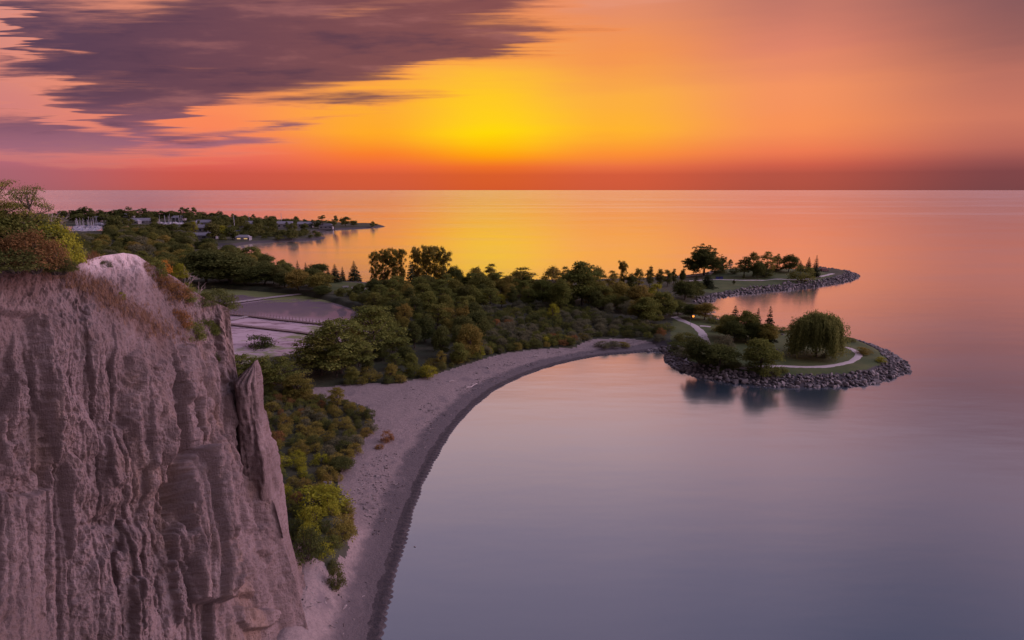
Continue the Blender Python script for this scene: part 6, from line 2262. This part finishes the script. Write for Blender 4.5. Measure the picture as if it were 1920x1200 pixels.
def small_things():
    # driftwood on the sand
    for px, py, L, rz, lab in [(884, 724, 5.5, 0.9, 'long bleached driftwood log lying by the wet sand'), (846, 716, 2.0, 0.3, 'short driftwood stick on the upper sand'), (760, 716, 1.8, -0.4, 'driftwood stick close to the shrubs'), (915, 690, 1.6, 1.9, 'small driftwood piece on the middle of the beach'), (1005, 668, 1.8, 0.2, 'driftwood piece on the far part of the beach')]:
        x, y, z = PG(px, py)
        o = thing('driftwood', (x, y, z), lab, 'driftwood', rz=rz)
        r_ = np.random.RandomState(int(px))
        obj('trunk', MB().tube(wiggle((-L / 2, 0, 0.15), (L / 2, 0, 0.22), 6, 0.03, r_), np.linspace(0.19, 0.08, 6), 7).mesh('log', MAT_DRIFT, True), o)
        obj('branch', MB().tube(wiggle((L * 0.1, 0, 0.2), (L * 0.28, 0.5, 0.5), 4, 0.04, r_), np.linspace(0.08, 0.03, 4), 6).mesh('branch', MAT_DRIFT, True), o)
    # warning signs at the edge of the bushes
    for px, py, lab in [(611, 921, 'small white sign on a post among the shrubs by the beach'), (621, 921, 'thin white post right of the small sign by the beach')]:
        x, y, z = PG(px, py)
        sign = 'sign' in lab.split(' on')[0]
        o = thing('sign' if sign else 'marker_post', (x, y, z), lab, 'sign' if sign else 'post')
        obj('post', MB().box((0, 0, 0.9), (0.09, 0.09, 2.2)).mesh('post', MAT_WHITE), o)
        if sign:
            obj('board', MB().box((0, -0.08, 1.75), (0.6, 0.05, 0.8)).mesh('board', MAT_WHITE), o)
        else:
            obj('cap', MB().box((0, 0, 2.03), (0.16, 0.16, 0.08)).mesh('cap', MAT_WHITE), o)
    # picnic tables
    for px, py, rz, lab in [(648, 540, 0.2, 'pale picnic table at the left front of the lawn'), (665, 541.5, 0.5, 'pale picnic table in the middle of the lawn front'), (680, 543.5, -0.2, 'pale picnic table right of two others on the lawn front'), (826, 552, 0.1, 'pale picnic table on the small clearing right of the poplars'), (1335, 589, 0.3, 'pale picnic table under the trees by the inner bay'), (1278, 582, 0.8, 'pale picnic table left of the lamp')]:
        x, y, z = PG(px, py)
        o = thing('picnic_table', (x, y, z), lab, 'picnic table', 'picnic tables in the park', rz, 1.5)
        obj('tabletop', MB().box((0, 0, 0.75), (2.4, 0.8, 0.06)).mesh('tabletop', MAT_WHITE), o)
        for s in (-1, 1):
            obj('bench', MB().box((0, s * 0.75, 0.45), (2.4, 0.28, 0.05)).mesh('bench', MAT_WHITE), o)
            obj('leg', MB().box((s * 0.85, 0, 0.36), (0.09, 1.6, 0.09)).box((s * 0.85, 0.28, 0.36), (0.09, 0.09, 0.72)).box((s * 0.85, -0.28, 0.36), (0.09, 0.09, 0.72)).mesh('leg', MAT_DRIFT), o)
    # bins
    for px, lab in [(1345, 'left dark blue bin beside the shore path of the far point'), (1352, 'right dark blue bin beside the shore path of the far point')]:
        x, y, z = PG(px, 523)
        o = thing('bin', (x, y, z), lab, 'bin', 'blue bins on the far point')
        obj('body', MB().box((0, 0, 0.75), (1.9, 1.5, 1.5), taper=1.08).mesh('body', MAT_BLUE), o)
        obj('lid', MB().box((0, 0, 1.58), (2.2, 1.8, 0.14)).mesh('lid', MAT_TYRE), o)
    # parked vehicle at the end of the far path
    x, y, z = PG(1546, 509)
    o = thing('parked_van', (x, y, z), 'dark reddish van parked at the end of the far path', 'van', rz=0.25, s=1.25)
    side = [(-2.4, 0.4), (2.3, 0.4), (2.4, 1.0), (1.7, 1.15), (1.0, 1.95), (-1.9, 2.0), (-2.4, 1.5)]
    V = [(a, s, b) for s in (-0.95, 0.95) for a, b in side]
    k = len(side)
    F4 = [(i, (i + 1) % k, k + (i + 1) % k, k + i) for i in range(k)]
    caps = [[(0, j + 1, j) for j in range(1, k - 1)], [(k, k + j, k + j + 1) for j in range(1, k - 1)]]
    obj('body', mesh_from('body', V, [np.array(F4), np.array(caps[0] + caps[1])], False, mats=[MAT_REDDISH]), o)
    obj('window', MB().box((-0.5, -0.965, 1.55), (2.4, 0.04, 0.5)).box((-0.5, 0.965, 1.55), (2.4, 0.04, 0.5)).mesh('window', MAT_GLASS), o)
    wm = MB().tube([(0, -0.12, 0), (0, 0.12, 0)], [0.38, 0.38], 14).mesh('wheel', MAT_TYRE)
    for a in (-1.5, 1.5):
        for s in (-0.9, 0.9):
            obj('wheel', wm, o, (a, s, 0.38))


small_things()


def beach_litter():
    """twigs, weed scraps and pebbles left on the sand"""
    r_ = np.random.RandomState(15)
    mb = MB()
    tint = []
    n = 0
    tries = 0
    while n < 900 and tries < 60000:
        tries += 1
        k = r_.randint(len(BEACH_W) - 1)
        p = BEACH_W[k]
        d = BEACH_W[k + 1] - p
        nrm = np.array([-d[1], d[0]]) / (np.linalg.norm(d) + 1e-9)
        off = r_.choice([5.2, 8.5, 11.5]) + r_.normal() * 0.9 if r_.rand() < 0.7 else r_.uniform(3, 26)
        x, y = p + nrm * off
        if y < 62 or perlin(x * 0.09, y * 0.09, 3.0) < -0.05 or sdf_poly(np.array([x]), np.array([y]), SAND)[0] < 0.5:
            continue
        z = H(x, y)
        if r_.rand() < 0.55:
            L, a = r_.uniform(0.3, 1.3), r_.rand() * 6.28
            mb.tube([(x, y, z + 0.03), (x + L * 0.5 * math.cos(a), y + L * 0.5 * math.sin(a), z + 0.09), (x + L * math.cos(a + 0.3), y + L * math.sin(a + 0.3), z + 0.05)], [0.05, 0.06, 0.03], 4)
            tint += [r_.rand()] * (8 + 8)
        else:
            s = r_.uniform(0.12, 0.32)
            mb.box((x, y, z + s * 0.25), (s, s * 0.8, s * 0.6), r_.rand() * 3, 0.6)
            tint += [r_.rand()] * 6
        n += 1
    m, N, out = new_mat('beach_litter')
    g = N.n('ShaderNodeNewGeometry')
    nz = N.noise(g.outputs['Position'], 0.6, 2, 0.6)
    principled(N, out, N.mix(N.smooth(nz, 0.35, 0.65), (0.045, 0.035, 0.034), (0.30, 0.25, 0.24)), 0.9)
    tag(obj('beach_litter', mb.mesh('beach_litter', m)), 'twigs, weed scraps and pebbles strewn over the sand', 'litter', kind='stuff')


beach_litter()
